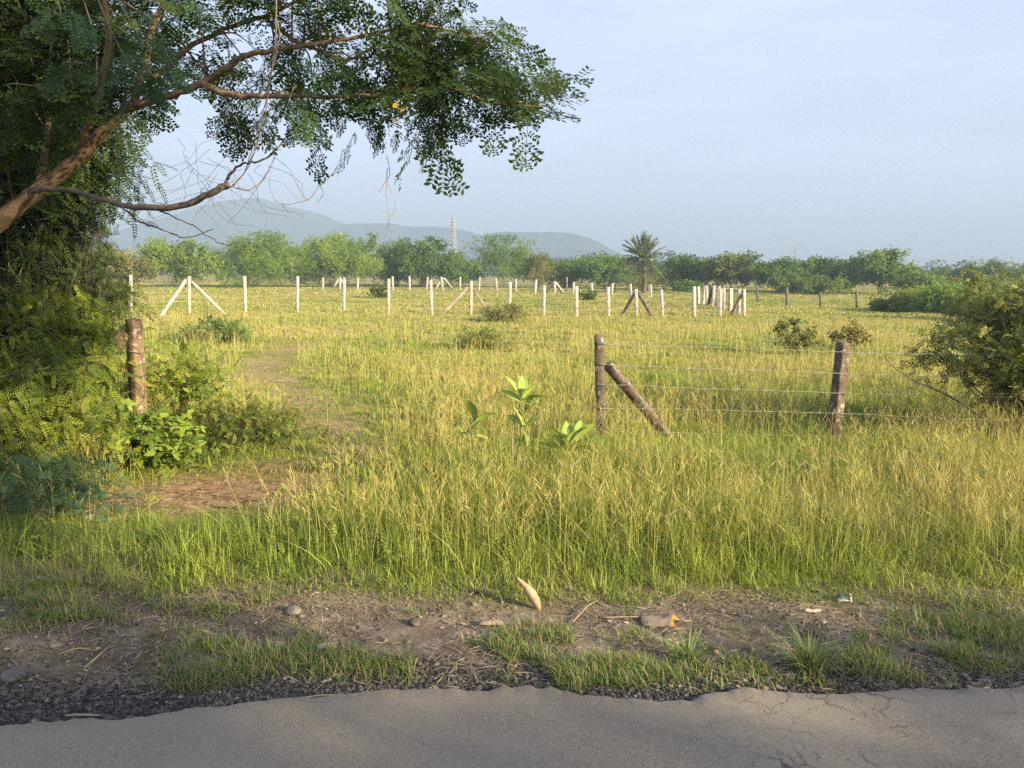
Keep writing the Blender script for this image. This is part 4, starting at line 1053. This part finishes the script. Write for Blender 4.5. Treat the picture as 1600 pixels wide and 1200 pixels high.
while cnt < 325:
    px, py = (r.uniform(-240, 875), r.uniform(-250, 215)) if cnt < 165 else ((r.uniform(-240, 260), r.uniform(-200, 200)) if cnt < 305 else (r.uniform(640, 875), r.uniform(60, 205)))
    if not inside(px, py, POLY): continue
    if any(((px - a) / c) ** 2 + ((py - b) / d) ** 2 < 1 for a, b, c, d in HOLES): continue
    if py < -20 and r.uniform() < .45: continue
    dep = r.uniform(5.9, 7.6) if 165 <= cnt < 305 else r.uniform(5.0, 7.0) if px < 420 else r.uniform(4.5, 5.9)
    e = P(px, py, dep)
    if ENDS and tries < 4000 and np.min(((np.array(ENDS) - e) ** 2).sum(1)) < .27 ** 2: tries += 1; continue
    ENDS.append(e)
    d2 = ((ALLN[:, :3] - e) ** 2).sum(1) * (1 + 1.5 * (ALLN[:, 0] > e[0]))
    i = int(np.argmin(d2)); s = ALLN[i, :3]
    if d2[i] > 2.2: 
        pass
    v = e - s; L = np.linalg.norm(v) + 1e-6
    mid = s + v * .5 + np.array([0, 0, .10 * L]) + r.normal(0, .05, 3) * L
    q = spline([s, mid, e, e + v / L * .10 + np.array([0, 0, -.06])], 7)
    tube(tw, q - tb, np.linspace(min(.008, ALLN[i, 3] * .7), .0018, len(q)), 4)
    S = np.concatenate([[0], np.cumsum(np.linalg.norm(np.diff(q, axis=0), axis=1))])
    n = 7 if px > 200 else 9
    a0 = max(.0, S[-1] - .75)
    ss = np.linspace(a0 + .04, S[-1], n) + r.normal(0, .01, n)
    o = np.stack([np.interp(ss, S, q[:, k]) for k in range(3)], -1)
    j = np.clip(np.searchsorted(S, ss) - 1, 0, len(q) - 2)
    tg = q[j + 1] - q[j]; tg /= np.linalg.norm(tg, axis=1, keepdims=True)
    side = np.cross(tg, [0, 0, 1.0]); side /= np.linalg.norm(side, axis=1, keepdims=True) + 1e-6
    sg = np.where(np.arange(n) % 2, 1., -1.)[:, None]
    dr = np.clip(.35 + .30 * smooth(60, 200, py) - .45 * smooth(600, 800, px) + r.normal(0, .25, (n, 1)), -.1, 1.2)
    X = tg * .55 + side * sg * .7 + np.array([0, 0, -1.0]) * dr + r.normal(0, .18, (n, 3))
    LO.append(o); LX.append(X); LU.append(np.array([0, -.25, 1.0]) + r.normal(0, .4, (n, 3)))
    c = np.array([.033, .064, .018]) * r.uniform(.7, 1.25) + np.array([.035, .03, 0]) * max(0, r.normal(.15, .4))
    LC.append(c[None] * r.uniform(.8, 1.2, (n, 1))); LS.append(r.uniform(.19, .33, n))
    cnt += 1
O, X, U, C, S = (np.concatenate(a) for a in (LO, LX, LU, LC, LS))
cr = MB(); vi = r.integers(0, 5, len(O))
for k in range(5): stamp(cr, BIPS[k], (O - tb)[vi == k], X[vi == k], U[vi == k], S[vi == k], C[vi == k])
cr.build('crown', M['leaf'], tree)
tw.build('twigs', M['bark_grey'], tree)
# a bough hanging close to the lens on the left, paler and bluer
LO, LX, LU = [], [], []
mb = MB()
for pts in ([(150, -60, 3.9), (190, 10, 3.7), (225, 70, 3.6), (250, 105, 3.6)], [(130, -60, 4.0), (170, 40, 3.9), (205, 110, 3.8), (215, 140, 3.8)], [(60, -60, 4.1), (90, 0, 4.0), (95, 30, 4.0)]):
    p = spline([P(*a) for a in pts], 8); tube(mb, p - tb, np.linspace(.006, .002, len(p)), 4)
    for k in range(8, len(p), 2):
        for s in (-1, 1):
            LO.append(p[k]); LX.append(np.array([s * .75 + .2, rng.normal(0, .3), -.45 + rng.normal(0, .2)])); LU.append(np.array([rng.normal(0, .3), -.5, .8]))
cr = MB(); stamp(cr, BIP, np.array(LO) - tb, np.array(LX), np.array(LU), rng.uniform(.13, .18, len(LO)), np.array([.045, .088, .032])); cr.build('crown', M['leaf'], tree)
mb.build('twigs', M['bark_grey'], tree)
# a tuft of yellowed leaves
o = P(616, 178, 4.5); n = 9
fl = MB(); stamp(fl, t_oval(7), o + rng.normal(0, .035, (n, 3)) - tb, rng.normal(size=(n, 3)) + [0, 0, -.3], rng.normal(size=(n, 3)), rng.uniform(.04, .06, n), np.array([.50, .36, .05])); fo = fl.build('blossom', M['leaf'], tree)

# dry creepers that hang from it
def vine(paths, label, r0=.003, m='vine', grp='dry creepers hanging from the tree'):
    c0 = P(*paths[0][0]); mb = MB()
    for pts in paths:
        p = spline([P(*a) for a in pts], 8); p = p + np.cumsum(rng.normal(0, .0025, p.shape), 0) * .6 - c0
        tube(mb, p, np.linspace(r0, r0 * .5, len(p)), 4)
    o = mb.build('dry_vine', M[m]); o.location = tuple(c0)
    return tag(o, label, 'vine', grp)
vine([[(605, 245, 4.7), (607, 270, 4.7), (604, 285, 4.7), (612, 300, 4.7), (618, 325, 4.7), (606, 345, 4.7), (602, 365, 4.7)], [(606, 262, 4.7), (604, 300, 4.7), (607, 345, 4.7), (604, 380, 4.7)], [(605, 280, 4.7), (594, 298, 4.7), (590, 292, 4.7)]], 'thin dry creeper hanging straight down below the leaf tip', .0024)
vine([[(536, 232, 4.8), (526, 262, 4.8), (500, 290, 4.8), (478, 312, 4.8), (440, 318, 4.8), (425, 305, 4.8), (418, 280, 4.8), (425, 240, 4.8)], [(500, 290, 4.8), (505, 305, 4.8), (497, 318, 4.8)], [(480, 312, 4.8), (470, 300, 4.8), (450, 262, 4.8), (430, 245, 4.8)], [(440, 318, 4.8), (452, 331, 4.8), (456, 329, 4.8)]], 'looping dry creeper swinging between leaf mass and dead branch', .0026)
vine([[(433, -30, 4.3), (432, 40, 4.3), (429, 90, 4.3), (421, 140, 4.35), (416, 175, 4.4), (402, 225, 4.5), (385, 265, 4.6), (362, 292, 4.7)], [(432, 30, 4.3), (437, 60, 4.3), (428, 110, 4.3), (419, 160, 4.4), (408, 205, 4.4), (395, 250, 4.6)]], 'long pale creeper hanging from the crown to the dead branch', .0042)
vine([[(362, 292, 4.9), (385, 297, 4.9), (405, 285, 4.9), (420, 262, 4.9), (428, 240, 4.9)], [(365, 290, 4.9), (380, 270, 4.9), (395, 240, 4.9), (403, 222, 4.9)]], 'pale woody creeper curling up from the broken branch end', .0045)
paths = []
for k in range(26):
    x = rng.uniform(240, 425); y = rng.uniform(215, 300); d = rng.uniform(4.9, 6.2); pts = [(x, y, d)]
    dx = rng.normal(0, 10)
    for s in range(5):
        dx += rng.normal(0, 12); x += dx; y += rng.uniform(4, 30); pts.append((min(x, 470), min(y, 372), d))
    paths.append(pts)
vine(paths, 'tangle of hair thin dry creepers round the dead branch', .0015, 'vine')

# ------------------------------------------------------------------ the thicket under it
def at(px, dep):
    b = P(px, 600, dep); b[2] = float(terrain(b[0], b[1])); return b
TG = 'shrubs of the thicket on the left'
DK = [(.028, .055, .014), (.085, .12, .022)]
shrub('thorn_shrub', 'tall dark feathery shrub filling the left edge behind the trunk', 'shrub', at(-45, 9.0), 3.4, 4.9, 2.4, PIN, .22, 11000, [(.019, .040, .010), (.058, .088, .018)], n_stem=46, sub=9, stem_r=.012, droop=.35, squash=.6, group=TG, jit=.6, spread=.45)
shrub('thorn_shrub', 'fine leaved shrub with bare twigs under the dead branch', 'shrub', at(45, 9.6), 2.3, 3.3, 2.0, PIN, .17, 6000, [(.024, .048, .012), (.078, .105, .021)], n_stem=36, sub=9, stem_r=.008, droop=.4, group=TG, jit=.5, spread=.5)
shrub('thorn_shrub', 'sparse twiggy grey shrub against the pale bushes', 'shrub', at(135, 9.4), 1.15, 2.8, 1.1, PINF, .12, 300, [(.07, .09, .03), (.16, .17, .05)], n_stem=26, sub=9, stem_r=.007, droop=.5, group=TG, jit=.4, spread=.65)
shrub('leafy_shrub', 'sunlit yellow green leafy shrub left of the rusty post', 'shrub', at(62, 8.6), 1.85, 1.68, 1.4, PIN, .15, 4600, [(.09, .15, .02), (.32, .36, .05)], n_stem=26, sub=7, stem_r=.008, droop=.2, group=TG, jit=.7)
shrub('leafy_shrub', 'dense dark green shrub low at the left edge', 'shrub', at(10, 7.2), 1.8, 1.30, 1.3, PIN, .15, 3400, [(.06, .10, .018), (.22, .25, .035)], n_stem=24, sub=7, stem_r=.008, droop=.25, group=TG, jit=.7)
shrub('creeper', 'broad leaved creeper mound below the rusty post', 'creeper', at(175, 7.7), 1.5, .66, .8, TRI, .10, 1000, [(.10, .17, .025), (.28, .33, .05)], n_stem=18, sub=6, stem_r=.004, droop=.2, group=TG, jit=.9, hue=.3)
shrub('leafy_shrub', 'fresh green weedy shrub right of the rusty post', 'shrub', at(268, 9.3), 1.15, 1.05, .9, t_oval(), .15, 1000, [(.11, .17, .025), (.30, .33, .05)], n_stem=18, sub=6, stem_r=.005, droop=.1, group=TG, jit=.7)
shrub('weed', 'low sprawling green weeds between thicket and footpath', 'weed', at(335, 8.4), 1.6, .50, .9, t_oval(), .11, 1000, [(.075, .115, .022), (.19, .20, .04)], n_stem=18, sub=6, stem_r=.004, group=TG, jit=.9)
shrub('weed', 'low green weeds at the bend of the footpath', 'weed', at(415, 8.9), 1.3, .38, .8, t_oval(), .10, 550, [(.08, .12, .025), (.19, .20, .04)], n_stem=14, sub=5, stem_r=.004, group=TG, jit=.9)
shrub('fern_weed', 'bluish green feathery weed at the bottom of the left edge', 'weed', at(50, 6.0), 1.05, .52, .7, BIP, .085, 800, [(.045, .10, .05), (.085, .15, .075)], n_stem=16, sub=6, stem_r=.003, droop=.1, group=TG, jit=.9)
shrub('weed', 'trailing green weed on the straw beside the footpath', 'weed', at(500, 7.7), .75, .16, .4, t_oval(), .07, 160, [(.09, .14, .035), (.16, .20, .05)], n_stem=8, sub=4, stem_r=.003, group=TG, jit=.8)

paths = []
for k in range(46):
    x = rng.uniform(-30, 190); y = rng.uniform(240, 700); d = rng.uniform(6.4, 8.0); pts = [(x, y, d)]; a = rng.uniform(0, 6.28)
    for s in range(5):
        a += rng.normal(0, .7); x += math.cos(a) * rng.uniform(14, 42); y += math.sin(a) * rng.uniform(10, 34); pts.append((min(x, 225), min(max(y, 210), 740), d + rng.normal(0, .1)))
    paths.append(pts)
vine(paths, 'mesh of bare grey twigs and creepers woven through the thicket', .0035, 'bark_grey', None)

# ------------------------------------------------------------------ the shrub on the right
b = at(1622, 9.2)
rs = shrub('round_shrub', 'round dark shrub with small glossy leaves at the right edge', 'shrub', b, 2.35, 1.95, 2.0, OVAL, .155, 6500, [(.075, .10, .026), (.27, .28, .085)], n_stem=34, sub=9, stem_r=.012, droop=.05, jit=.7, spread=.34, low=.32, hue=.35)
mb = MB()
for pts in ([(1590, 690, 9.1), (1540, 655, 8.9), (1485, 620, 8.8), (1440, 600, 8.7), (1420, 590, 8.7), (1395, 572, 8.7), (1382, 556, 8.7)], [(1440, 600, 8.7), (1415, 610, 8.7), (1398, 618, 8.7)], [(1545, 657, 8.9), (1500, 660, 8.8), (1450, 640, 8.8)], [(1590, 700, 9.1), (1600, 640, 9.1), (1580, 560, 9.2)], [(1588, 700, 9.1), (1570, 630, 9.0), (1540, 580, 9.0)]):
    p = spline([P(*a) for a in pts], 6); tube(mb, p - np.array(rs.location), np.linspace(.016 if len(pts) > 5 else .010, .003, len(p)), 5)
mb.build('bough', M['bark_grey'], rs)

# ------------------------------------------------------------------ broad leaved young plants before the old fence
def big_leaf(mb, o, d, L, W, c, cup=.18, back=.25):
    d = np.asarray(d, float); d /= np.linalg.norm(d)
    s = np.cross(d, [0, 0, 1.0]); s /= np.linalg.norm(s) + 1e-6; u = np.cross(s, d)
    tw_ = rng.normal(0, .5); s, u = s * math.cos(tw_) + u * math.sin(tw_), u * math.cos(tw_) - s * math.sin(tw_)
    ts = np.linspace(0, 1, 9); wv = W * np.array([.10, .45, .72, .90, 1.0, .98, .82, .50, .04]) * .5
    V, C = [], []
    for t, w_ in zip(ts, wv):
        q = o + d * L * t - u * L * back * t * t
        for f in (-1, -.5, 0, .5, 1):
            V.append(q + s * w_ * f + u * cup * w_ * abs(f)); C.append(np.array(c) * (1.45 if f == 0 else 1.0))
    i = np.arange(8)[:, None] * 5 + np.arange(4)[None]
    mb.add(np.array(V), np.stack([i, i + 1, i + 6, i + 5], -1).reshape(-1, 4), np.clip(np.array(C), 0, 1))
def broad_plant(label, dep, stems, leaves):
    b = at(stems[0][0][0], dep); t = thing('milkweed_plant', label, 'plant', b, 'broad leaved young plants in the grass')
    mb = MB()
    for st in stems:
        pts = [P(x, y, dep) for x, y in st]; pts[0][2] = float(terrain(pts[0][0], pts[0][1])) - .05
        p = spline(pts, 6) - b; tube(mb, p, np.linspace(.008, .005, len(p)), 6)
    mb.build('stem', M['vine'], t)
    for x, y, a, tilt, L in leaves:
        L *= 1.2                     # a: direction in the picture plane, tilt towards the lens
        c = np.array([.23, .31, .075]) * rng.uniform(.7, 1.3) + np.array([.06, .04, 0]) * rng.uniform(0, 1)
        lm = MB(); big_leaf(lm, P(x, y, dep) - b, [math.cos(R(a)), tilt, math.sin(R(a))], L / F_PX * dep, L * .46 / F_PX * dep, c)
        lm.build('leaf', M['leaf'], t, smooth_=True)
broad_plant('pale green broad leaved plant, shortest of the three left of the old post', 6.9, [[(738, 760), (735, 700), (733, 672), (742, 655)]],
            [(742, 658, 98, -.1, 32), (742, 660, 40, -.2, 34), (740, 660, 135, .1, 28), (738, 672, 20, -.4, 34), (734, 678, 160, -.3, 26), (735, 672, 60, .3, 24), (733, 690, 200, -.3, 22), (730, 684, 120, .3, 20), (738, 680, -5, .4, 24)])
broad_plant('tallest broad leaved plant with bare crooked stems in the grass', 6.9, [[(798, 770), (800, 705), (803, 660), (815, 625)], [(812, 760), (812, 690), (818, 655), (820, 635)]],
            [(815, 624, 112, -.1, 38), (815, 626, 60, -.2, 36), (816, 626, 25, -.2, 34), (814, 628, 140, .1, 30), (816, 624, 85, .3, 34), (816, 630, 5, -.5, 24), (822, 645, 80, .1, 30), (818, 650, 60, -.3, 28), (818, 668, 100, -.2, 28), (820, 668, 50, -.2, 26), (817, 672, -60, -.3, 22), (816, 664, 140, .2, 24), (820, 676, -100, -.3, 18)])
broad_plant('bushy broad leaved plant at the foot of the old braced post', 6.9, [[(885, 765), (884, 720), (884, 700)], [(888, 765), (892, 720), (900, 690)]],
            [(880, 700, 110, -.1, 36), (884, 702, 80, -.3, 38), (888, 700, 60, .1, 40), (892, 700, 45, -.3, 38), (876, 702, 150, -.1, 34), (895, 704, 25, -.3, 32), (890, 698, 95, .3, 36), (872, 704, 170, .2, 26), (898, 692, 50, 0, 36), (900, 690, 75, .2, 30), (888, 706, 100, -.5, 30), (896, 708, 5, -.2, 26)])

# ------------------------------------------------------------------ things lying on the verge
o = G(843, 952); tip = P(807, 902, o[1] + .02); o = o + np.array([0, 0, -.01])
n = 16; s = np.linspace(0, 1, n)
p = o + (tip - o) * s[:, None] + np.array([.020, 0, .004]) * np.sin(s * math.pi)[:, None]
rad = np.interp(s, [0, .12, .35, .55, .65, .8, .93, .97, 1], [.010, .020, .031, .031, .024, .014, .0085, .011, .007])
mb = MB(); tube(mb, p - o, rad, 10, wob=.03)
oh = mb.build('dry_husk', M['husk'], smooth_=True); oh.location = tuple(o); tag(oh, 'tan spindle shaped dry husk propped upright at the grass edge', 'husk')

def crumple(px, py, W, D, H, cols, label, name, cat, n=(14, 8), seed=1):
    b = G(px, py); r = np.random.default_rng(seed)
    x = np.linspace(-.5, .5, n[0]); y = np.linspace(-.5, .5, n[1]); X, Y = np.meshgrid(x, y)
    Z = (1 - (2 * Y) ** 2) * H * (.1 + 1.6 * noise(X, Y, 7, seed, 2)) + r.normal(0, H * .12, X.shape) + .006
    X2 = X * W * (.75 + .5 * noise(Y, X, 5, seed + 3, 2)) + r.normal(0, W * .008, X.shape); Y2 = Y * D * (.6 + .75 * noise(X, Y * 0, 4, seed + 7, 2)) + r.normal(0, D * .03, X.shape) + .06 * W * np.sin(X * 5)
    c = np.zeros(X.shape + (3,)); c[:] = cols[0]
    if len(cols) > 1: c[X > .38] = cols[1]
    if len(cols) > 2: c[(Y < -.36)] = cols[2]
    i = np.arange(n[1] - 1)[:, None] * n[0] + np.arange(n[0] - 1)[None]
    V = np.stack([X2, Y2, Z], -1).reshape(-1, 3); q = np.stack([i, i + 1, i + n[0] + 1, i + n[0]], -1).reshape(-1, 4)
    mb = MB(); mb.add(V, q, c.reshape(-1, 3)); mb.add(V - [0, 0, .004], q[:, ::-1], c.reshape(-1, 3))
    ob = mb.build(name, M['paper']); ob.location = tuple(b + np.array([0, 0, .012])); ob.rotation_euler = (0, 0, r.uniform(-.35, .1))
    return tag(ob, label, cat)
crumple(1028, 974, .20, .13, .022, [(.20, .155, .11), (.62, .25, .03)], 'crumpled brown packet with an orange end on the dirt', 'crumpled_packet', 'litter', seed=4)
crumple(1318, 940, .09, .07, .03, [(.05, .10, .07), (.55, .52, .48), (.5, .38, .3)], 'green and white scrap of packaging under the grass edge', 'crumpled_packet', 'litter', seed=6)
crumple(512, 1013, .10, .05, .014, [(.42, .37, .31)], 'small whitish paper scrap on the shoulder at left', 'paper_scrap', 'litter', (9, 6), 8)
crumple(432, 1012, .11, .06, .016, [(.30, .26, .19)], 'dull dead leaf left of the white paper scrap', 'dead_leaf', 'leaf', (9, 6), 9)
crumple(1271, 958, .085, .03, .010, [(.52, .40, .28)], 'narrow beige dead leaf on the dirt at right', 'dead_leaf', 'leaf', (9, 6), 10)
crumple(768, 978, .13, .04, .015, [(.27, .21, .14)], 'curled brown dead leaf below the tan husk', 'dead_leaf', 'leaf', (9, 6), 11)
def rock(px, py, s, c, label, sq=.6, seed=1):
    b = G(px, py); r = np.random.default_rng(seed)
    th, ph = np.meshgrid(np.linspace(0, 2 * math.pi, 14, endpoint=False), np.linspace(-1.45, 1.45, 8))
    d = np.stack([np.cos(th) * np.cos(ph), np.sin(th) * np.cos(ph), np.sin(ph)], -1)
    ax = r.normal(size=(12, 3)); ax /= np.linalg.norm(ax, axis=1, keepdims=True)
    k = np.min(np.abs(1 / np.maximum(np.einsum('ijk,lk->ijl', d, ax), .05)) * r.uniform(.62, 1.0, 12), -1)
    V = d * np.minimum(k, 1.1)[..., None] * s * np.array([1, .8, sq]); n = 14
    i = np.arange(7)[:, None] * n; j = np.arange(n)[None]; q = np.stack([i + j, i + (j + 1) % n, i + n + (j + 1) % n, i + n + j], -1).reshape(-1, 4)
    mb = MB(); V = V.reshape(-1, 3); V = np.vstack([V, V[:n].mean(0), V[-n:].mean(0)])
    t = [[112, (x + 1) % n, x] for x in range(n)] + [[113, 7 * n + x, 7 * n + (x + 1) % n] for x in range(n)]
    mb.add(V, q, c, t); o = mb.build('stone', M['stone']); o.location = tuple(b + np.array([0, 0, s * sq * .45])); o.rotation_euler = (0, 0, r.uniform(0, 6))
    return tag(o, label, 'stone', 'stones on the verge')
rock(378, 997, .040, (.10, .10, .105), 'dark grey stone on the brown dirt left of the paper scrap', .7, 1)
rock(1118, 1021, .022, (.36, .19, .15), 'small pink stone on the grey dirt right of the middle', .8, 2)
rock(22, 1062, .065, (.17, .145, .125), 'large brownish stone at the left end of the shoulder', .6, 3)
rock(-6, 1066, .05, (.12, .105, .10), 'dark stone cut by the left edge of the view', .6, 4)
rock(457, 960, .05, (.17, .15, .125), 'grey brown stone at the foot of the grass left of middle', .7, 5)
rock(1352, 1066, .032, (.13, .12, .125), 'dark lump of asphalt beside the star shaped grass clump', .7, 6)
rock(647, 975, .045, (.12, .09, .07), 'brown clod of earth below the grass left of the husk', .5, 7)
rock(140, 812, .05, (.33, .29, .24), 'pale stone in the grass under the bluish weed', .7, 8)
rock(86, 1012, .03, (.24, .205, .18), 'small pale stone on the left shoulder', .7, 9)
def stick(pts, r0, label):
    g = [G(*a) + np.array([0, 0, .012 + (.02 if k % 2 else 0)]) for k, a in enumerate(pts)]
    c0 = g[0].copy(); p = spline(g, 6) - c0; mb = MB(); tube(mb, p, np.linspace(r0, r0 * .5, len(p)), 5)
    o = mb.build('dry_stick', M['husk']); o.location = tuple(c0); tag(o, label, 'stick', 'dry sticks on the verge')
stick([(132, 1047), (152, 1036), (172, 1012)], .006, 'pale dry stick slanting up on the left shoulder')
stick([(90, 1026), (122, 1022), (152, 1020)], .005, 'dry stick lying flat left of the slanting one')
stick([(455, 1097), (505, 1096), (556, 1091)], .004, 'thin straw stick along the broken road edge')
stick([(104, 1122), (128, 1127), (160, 1122)], .006, 'weathered stick in the black gravel at left')
stick([(895, 975), (918, 955), (935, 940)], .004, 'thin dry stick leaning in the grass right of the husk')
stick([(938, 968), (1010, 972), (1078, 973)], .005, 'straight dry stick behind the orange edged packet')

# ------------------------------------------------------------------ far off: pylons, power lines, woods
def pylon(px, ytop, dep, wb, wt, label, arms, thick=.16, arm_rot=1.2):
    b = P(px, 424, dep); b[2] = float(terrain(b[0], b[1]))
    H = float(P(px, ytop, dep)[2] - b[2])
    t = thing('lattice_pylon', label, 'pylon', b, None)
    def rad(z): return np.interp(z / H, [0, .55, .9, 1], [wb / 2, wt * .62, wt * .42, .05])
    def corner(z, k): 
        a = arm_rot + math.pi / 4 + k * math.pi / 2
        return np.array([math.cos(a) * rad(z) * 1.41, math.sin(a) * rad(z) * 1.41, z])
    mb = MB(); zs = np.concatenate([np.linspace(0, H * .5, 7), np.linspace(H * .56, H * .97, 9)])
    for k in range(4):
        for z0, z1 in zip(zs[:-1], zs[1:]):
            tube(mb, [corner(z0, k), corner(z1, k)], thick * .8, 4)
            tube(mb, [corner(z0, k), corner(z1, k + 1)], thick * .55, 3); tube(mb, [corner(z0, k + 1), corner(z1, k)], thick * .55, 3)
            tube(mb, [corner(z1, k), corner(z1, k + 1)], thick * .5, 3)
        tube(mb, [corner(zs[-1], k), [0, 0, H]], thick * .7, 4)
    mb.build('mast', M['steel'], t)
    ends = []
    for f, L in arms:
        z = H * f; am = MB()
        for s in (-1, 1):
            e = np.array([math.cos(arm_rot), math.sin(arm_rot), 0]) * s * L; e[2] = z
            for k in range(4): tube(am, [corner(z + (k % 2) * H * .03, k), e], thick * .5, 3)
            tube(am, [e, e - [0, 0, H * .035]], thick * .6, 4)
            ends.append(b + e - [0, 0, H * .035])
        am.build('cross_arm', M['steel'], t)
    return ends
pylon(708, 335, 420, 5.2, 2.1, 'tall pale lattice pylon rising above the dark bushes', [(.66, 2.4), (.78, 2.2), (.89, 1.8)], .17, 1.25)
pylon(534, 361, 800, 6, 2.5, 'tiny pale mast behind the yellow green bush', [(.8, 3), (.92, 2)], .25, 1.2)
e1 = pylon(1242, 381, 950, 8, 3, 'faint pylon with cross arms over the dark thicket', [(.70, 9), (.82, 7.5), (.93, 6)], .22, .15)
e2 = pylon(1549, 400, 1100, 8, 3, 'faint pylon with cross arms on the far right horizon', [(.70, 11), (.82, 9), (.93, 7)], .22, .15)
for k in range(6):
    a, c = e1[k], e2[k]; s = np.linspace(0, 1, 15)[:, None]
    p = a + (c - a) * s; p[:, 2] -= (4 * s * (1 - s) * 5)[:, 0]; d = (c - a); q = c + d * .6 * s; q[:, 2] -= (4 * s * (1 - s) * 3)[:, 0]
    mb = MB(); tube(mb, np.vstack([p, q[1:]]) - a, .09, 3)
    o = mb.build('power_line', M['wire_rust']); o.location = tuple(a)
    tag(o, 'faint cable strung between the two far pylons on the right', 'power line', 'cables strung between the far pylons')

mb = MB(); r = np.random.default_rng(77)
for k in range(420):
    dep = r.uniform(210, 640); px = r.uniform(-150, 1750)
    b = P(px, 424, dep); z0 = float(terrain(b[0], b[1]))
    big = r.uniform() < .12
    H = r.uniform(3.5, 6.2) * (1.3 if big else 1) * (.8 + .4 * (px < 1100)) + dep * .004; Wd = H * r.uniform(.7, 1.5)
    n = 150; d = r.normal(size=(n, 3)); d /= np.linalg.norm(d, axis=1, keepdims=True); rr = r.uniform(.4, 1, (n, 1)) ** .5
    O = np.array([b[0], b[1], z0 + H * .5]) + d * rr * np.array([Wd / 2, Wd / 2, H * .5])
    c = np.array([.045, .08, .025]) * r.uniform(.7, 1.5) + np.array([.05, .035, 0]) * r.uniform(0, 1)
    stamp(mb, TUFT, O, d + r.normal(0, .6, (n, 3)), r.normal(size=(n, 3)), H * .105, c[None] * r.uniform(.75, 1.25, (n, 1)))
tag(mb.build('distant_woods', M['leaf_far']), 'distant bluish green woods along the horizon', kind='stuff')

# ------------------------------------------------------------------ trees on the other side of the road: they shade the road and the thicket
def shade_tree(u, t, cz, ru, rt_, rz, n, label, size=.42, trunk_r=.22, hole=.0):
    ux = np.array([-SUN_H[1], SUN_H[0]])
    c = ux * u + SUN_H * t
    b = np.array([c[0], c[1], 0.0])
    th = thing('roadside_tree', label, 'tree', b, 'trees on the other side of the road')
    r = np.random.default_rng(int(abs(u) * 10) + 5)
    d = r.normal(size=(n, 3)); d /= np.linalg.norm(d, axis=1, keepdims=True)
    q = d * r.uniform(.15, 1, (n, 1)) ** .6
    O = np.stack([q[:, 0] * ru * ux[0] + q[:, 1] * rt_ * SUN_H[0], q[:, 0] * ru * ux[1] + q[:, 1] * rt_ * SUN_H[1], cz + q[:, 2] * rz], -1)
    k = noise(O[:, 0] + O[:, 1] * .5, O[:, 2], .8, 9, 3) > hole
    O = O[k]; d = d[k]
    cr = MB(); stamp(cr, TUFT, O, d + r.normal(0, .7, d.shape), r.normal(size=d.shape), size * r.uniform(.6, 1.3, len(O)), np.array([.05, .09, .025])[None] * r.uniform(.7, 1.4, (len(O), 1)))
    cr.build('crown', M['leaf_far'], th)
    st = MB(); p = spline([[0, 0, -.2], [.1, .05, cz * .4], [-.05, .1, cz]], 6); tube(st, p, np.linspace(trunk_r, trunk_r * .5, len(p)), 10, wob=.04)
    for k in range(9):
        i = r.integers(5, len(p) - 1); e = O[r.integers(0, len(O))] * .8 + np.array([0, 0, .2 * cz])
        g = spline([p[i], (p[i] + e) / 2 + [0, 0, .3], e], 5); tube(st, g, np.linspace(trunk_r * .4, .02, len(g)), 6)
    st.build('trunk', M['bark'], th)
shade_tree(-1.4, 25, 12.6, 4.6, 3.4, 5.4, 3600, 'tall spreading tree on the far side of the road behind the viewer', size=.5, trunk_r=.30, hole=.22)
shade_tree(-3.6, 23.5, 6.4, 2.8, 2.2, 3.4, 1400, 'low bushy tree on the far side of the road behind the viewer', trunk_r=.14)
shade_tree(1.2, 23.8, 6.2, 2.8, 2.2, 3.4, 1900, 'broad roadside tree on the far side of the road behind the viewer', trunk_r=.14)
shade_tree(4.3, 24.5, 5.9, 2.2, 2.0, 2.7, 1500, 'small roadside tree on the far side of the road behind the viewer', trunk_r=.12)

# ------------------------------------------------------------------ haze: even air over the whole place
def haze_box(x0, x1, y0, y1, z0, z1, dens):
    v = np.array([(x, y, z) for z in (z0, z1) for y in (y0, y1) for x in (x0, x1)], float)
    q = [[0, 2, 3, 1], [4, 5, 7, 6], [0, 1, 5, 4], [1, 3, 7, 5], [3, 2, 6, 7], [2, 0, 4, 6]]
    m, n, l = mat('haze')
    pv = n.new('ShaderNodeVolumePrincipled'); pv.inputs['Density'].default_value = dens; pv.inputs['Color'].default_value = (.385, .495, .655, 1); pv.inputs['Anisotropy'].default_value = 0.0
    o = n.new('ShaderNodeOutputMaterial'); l.new(pv.outputs[0], o.inputs['Volume'])
    mb = MB(); mb.add(v, q); ob = mb.build('haze', m); tag(ob, 'pale blue morning haze over the whole field', kind='stuff')
haze_box(-3700, 3700, -100, 4700, -4, 190, HAZE)
print('T all', time.time() - T0)
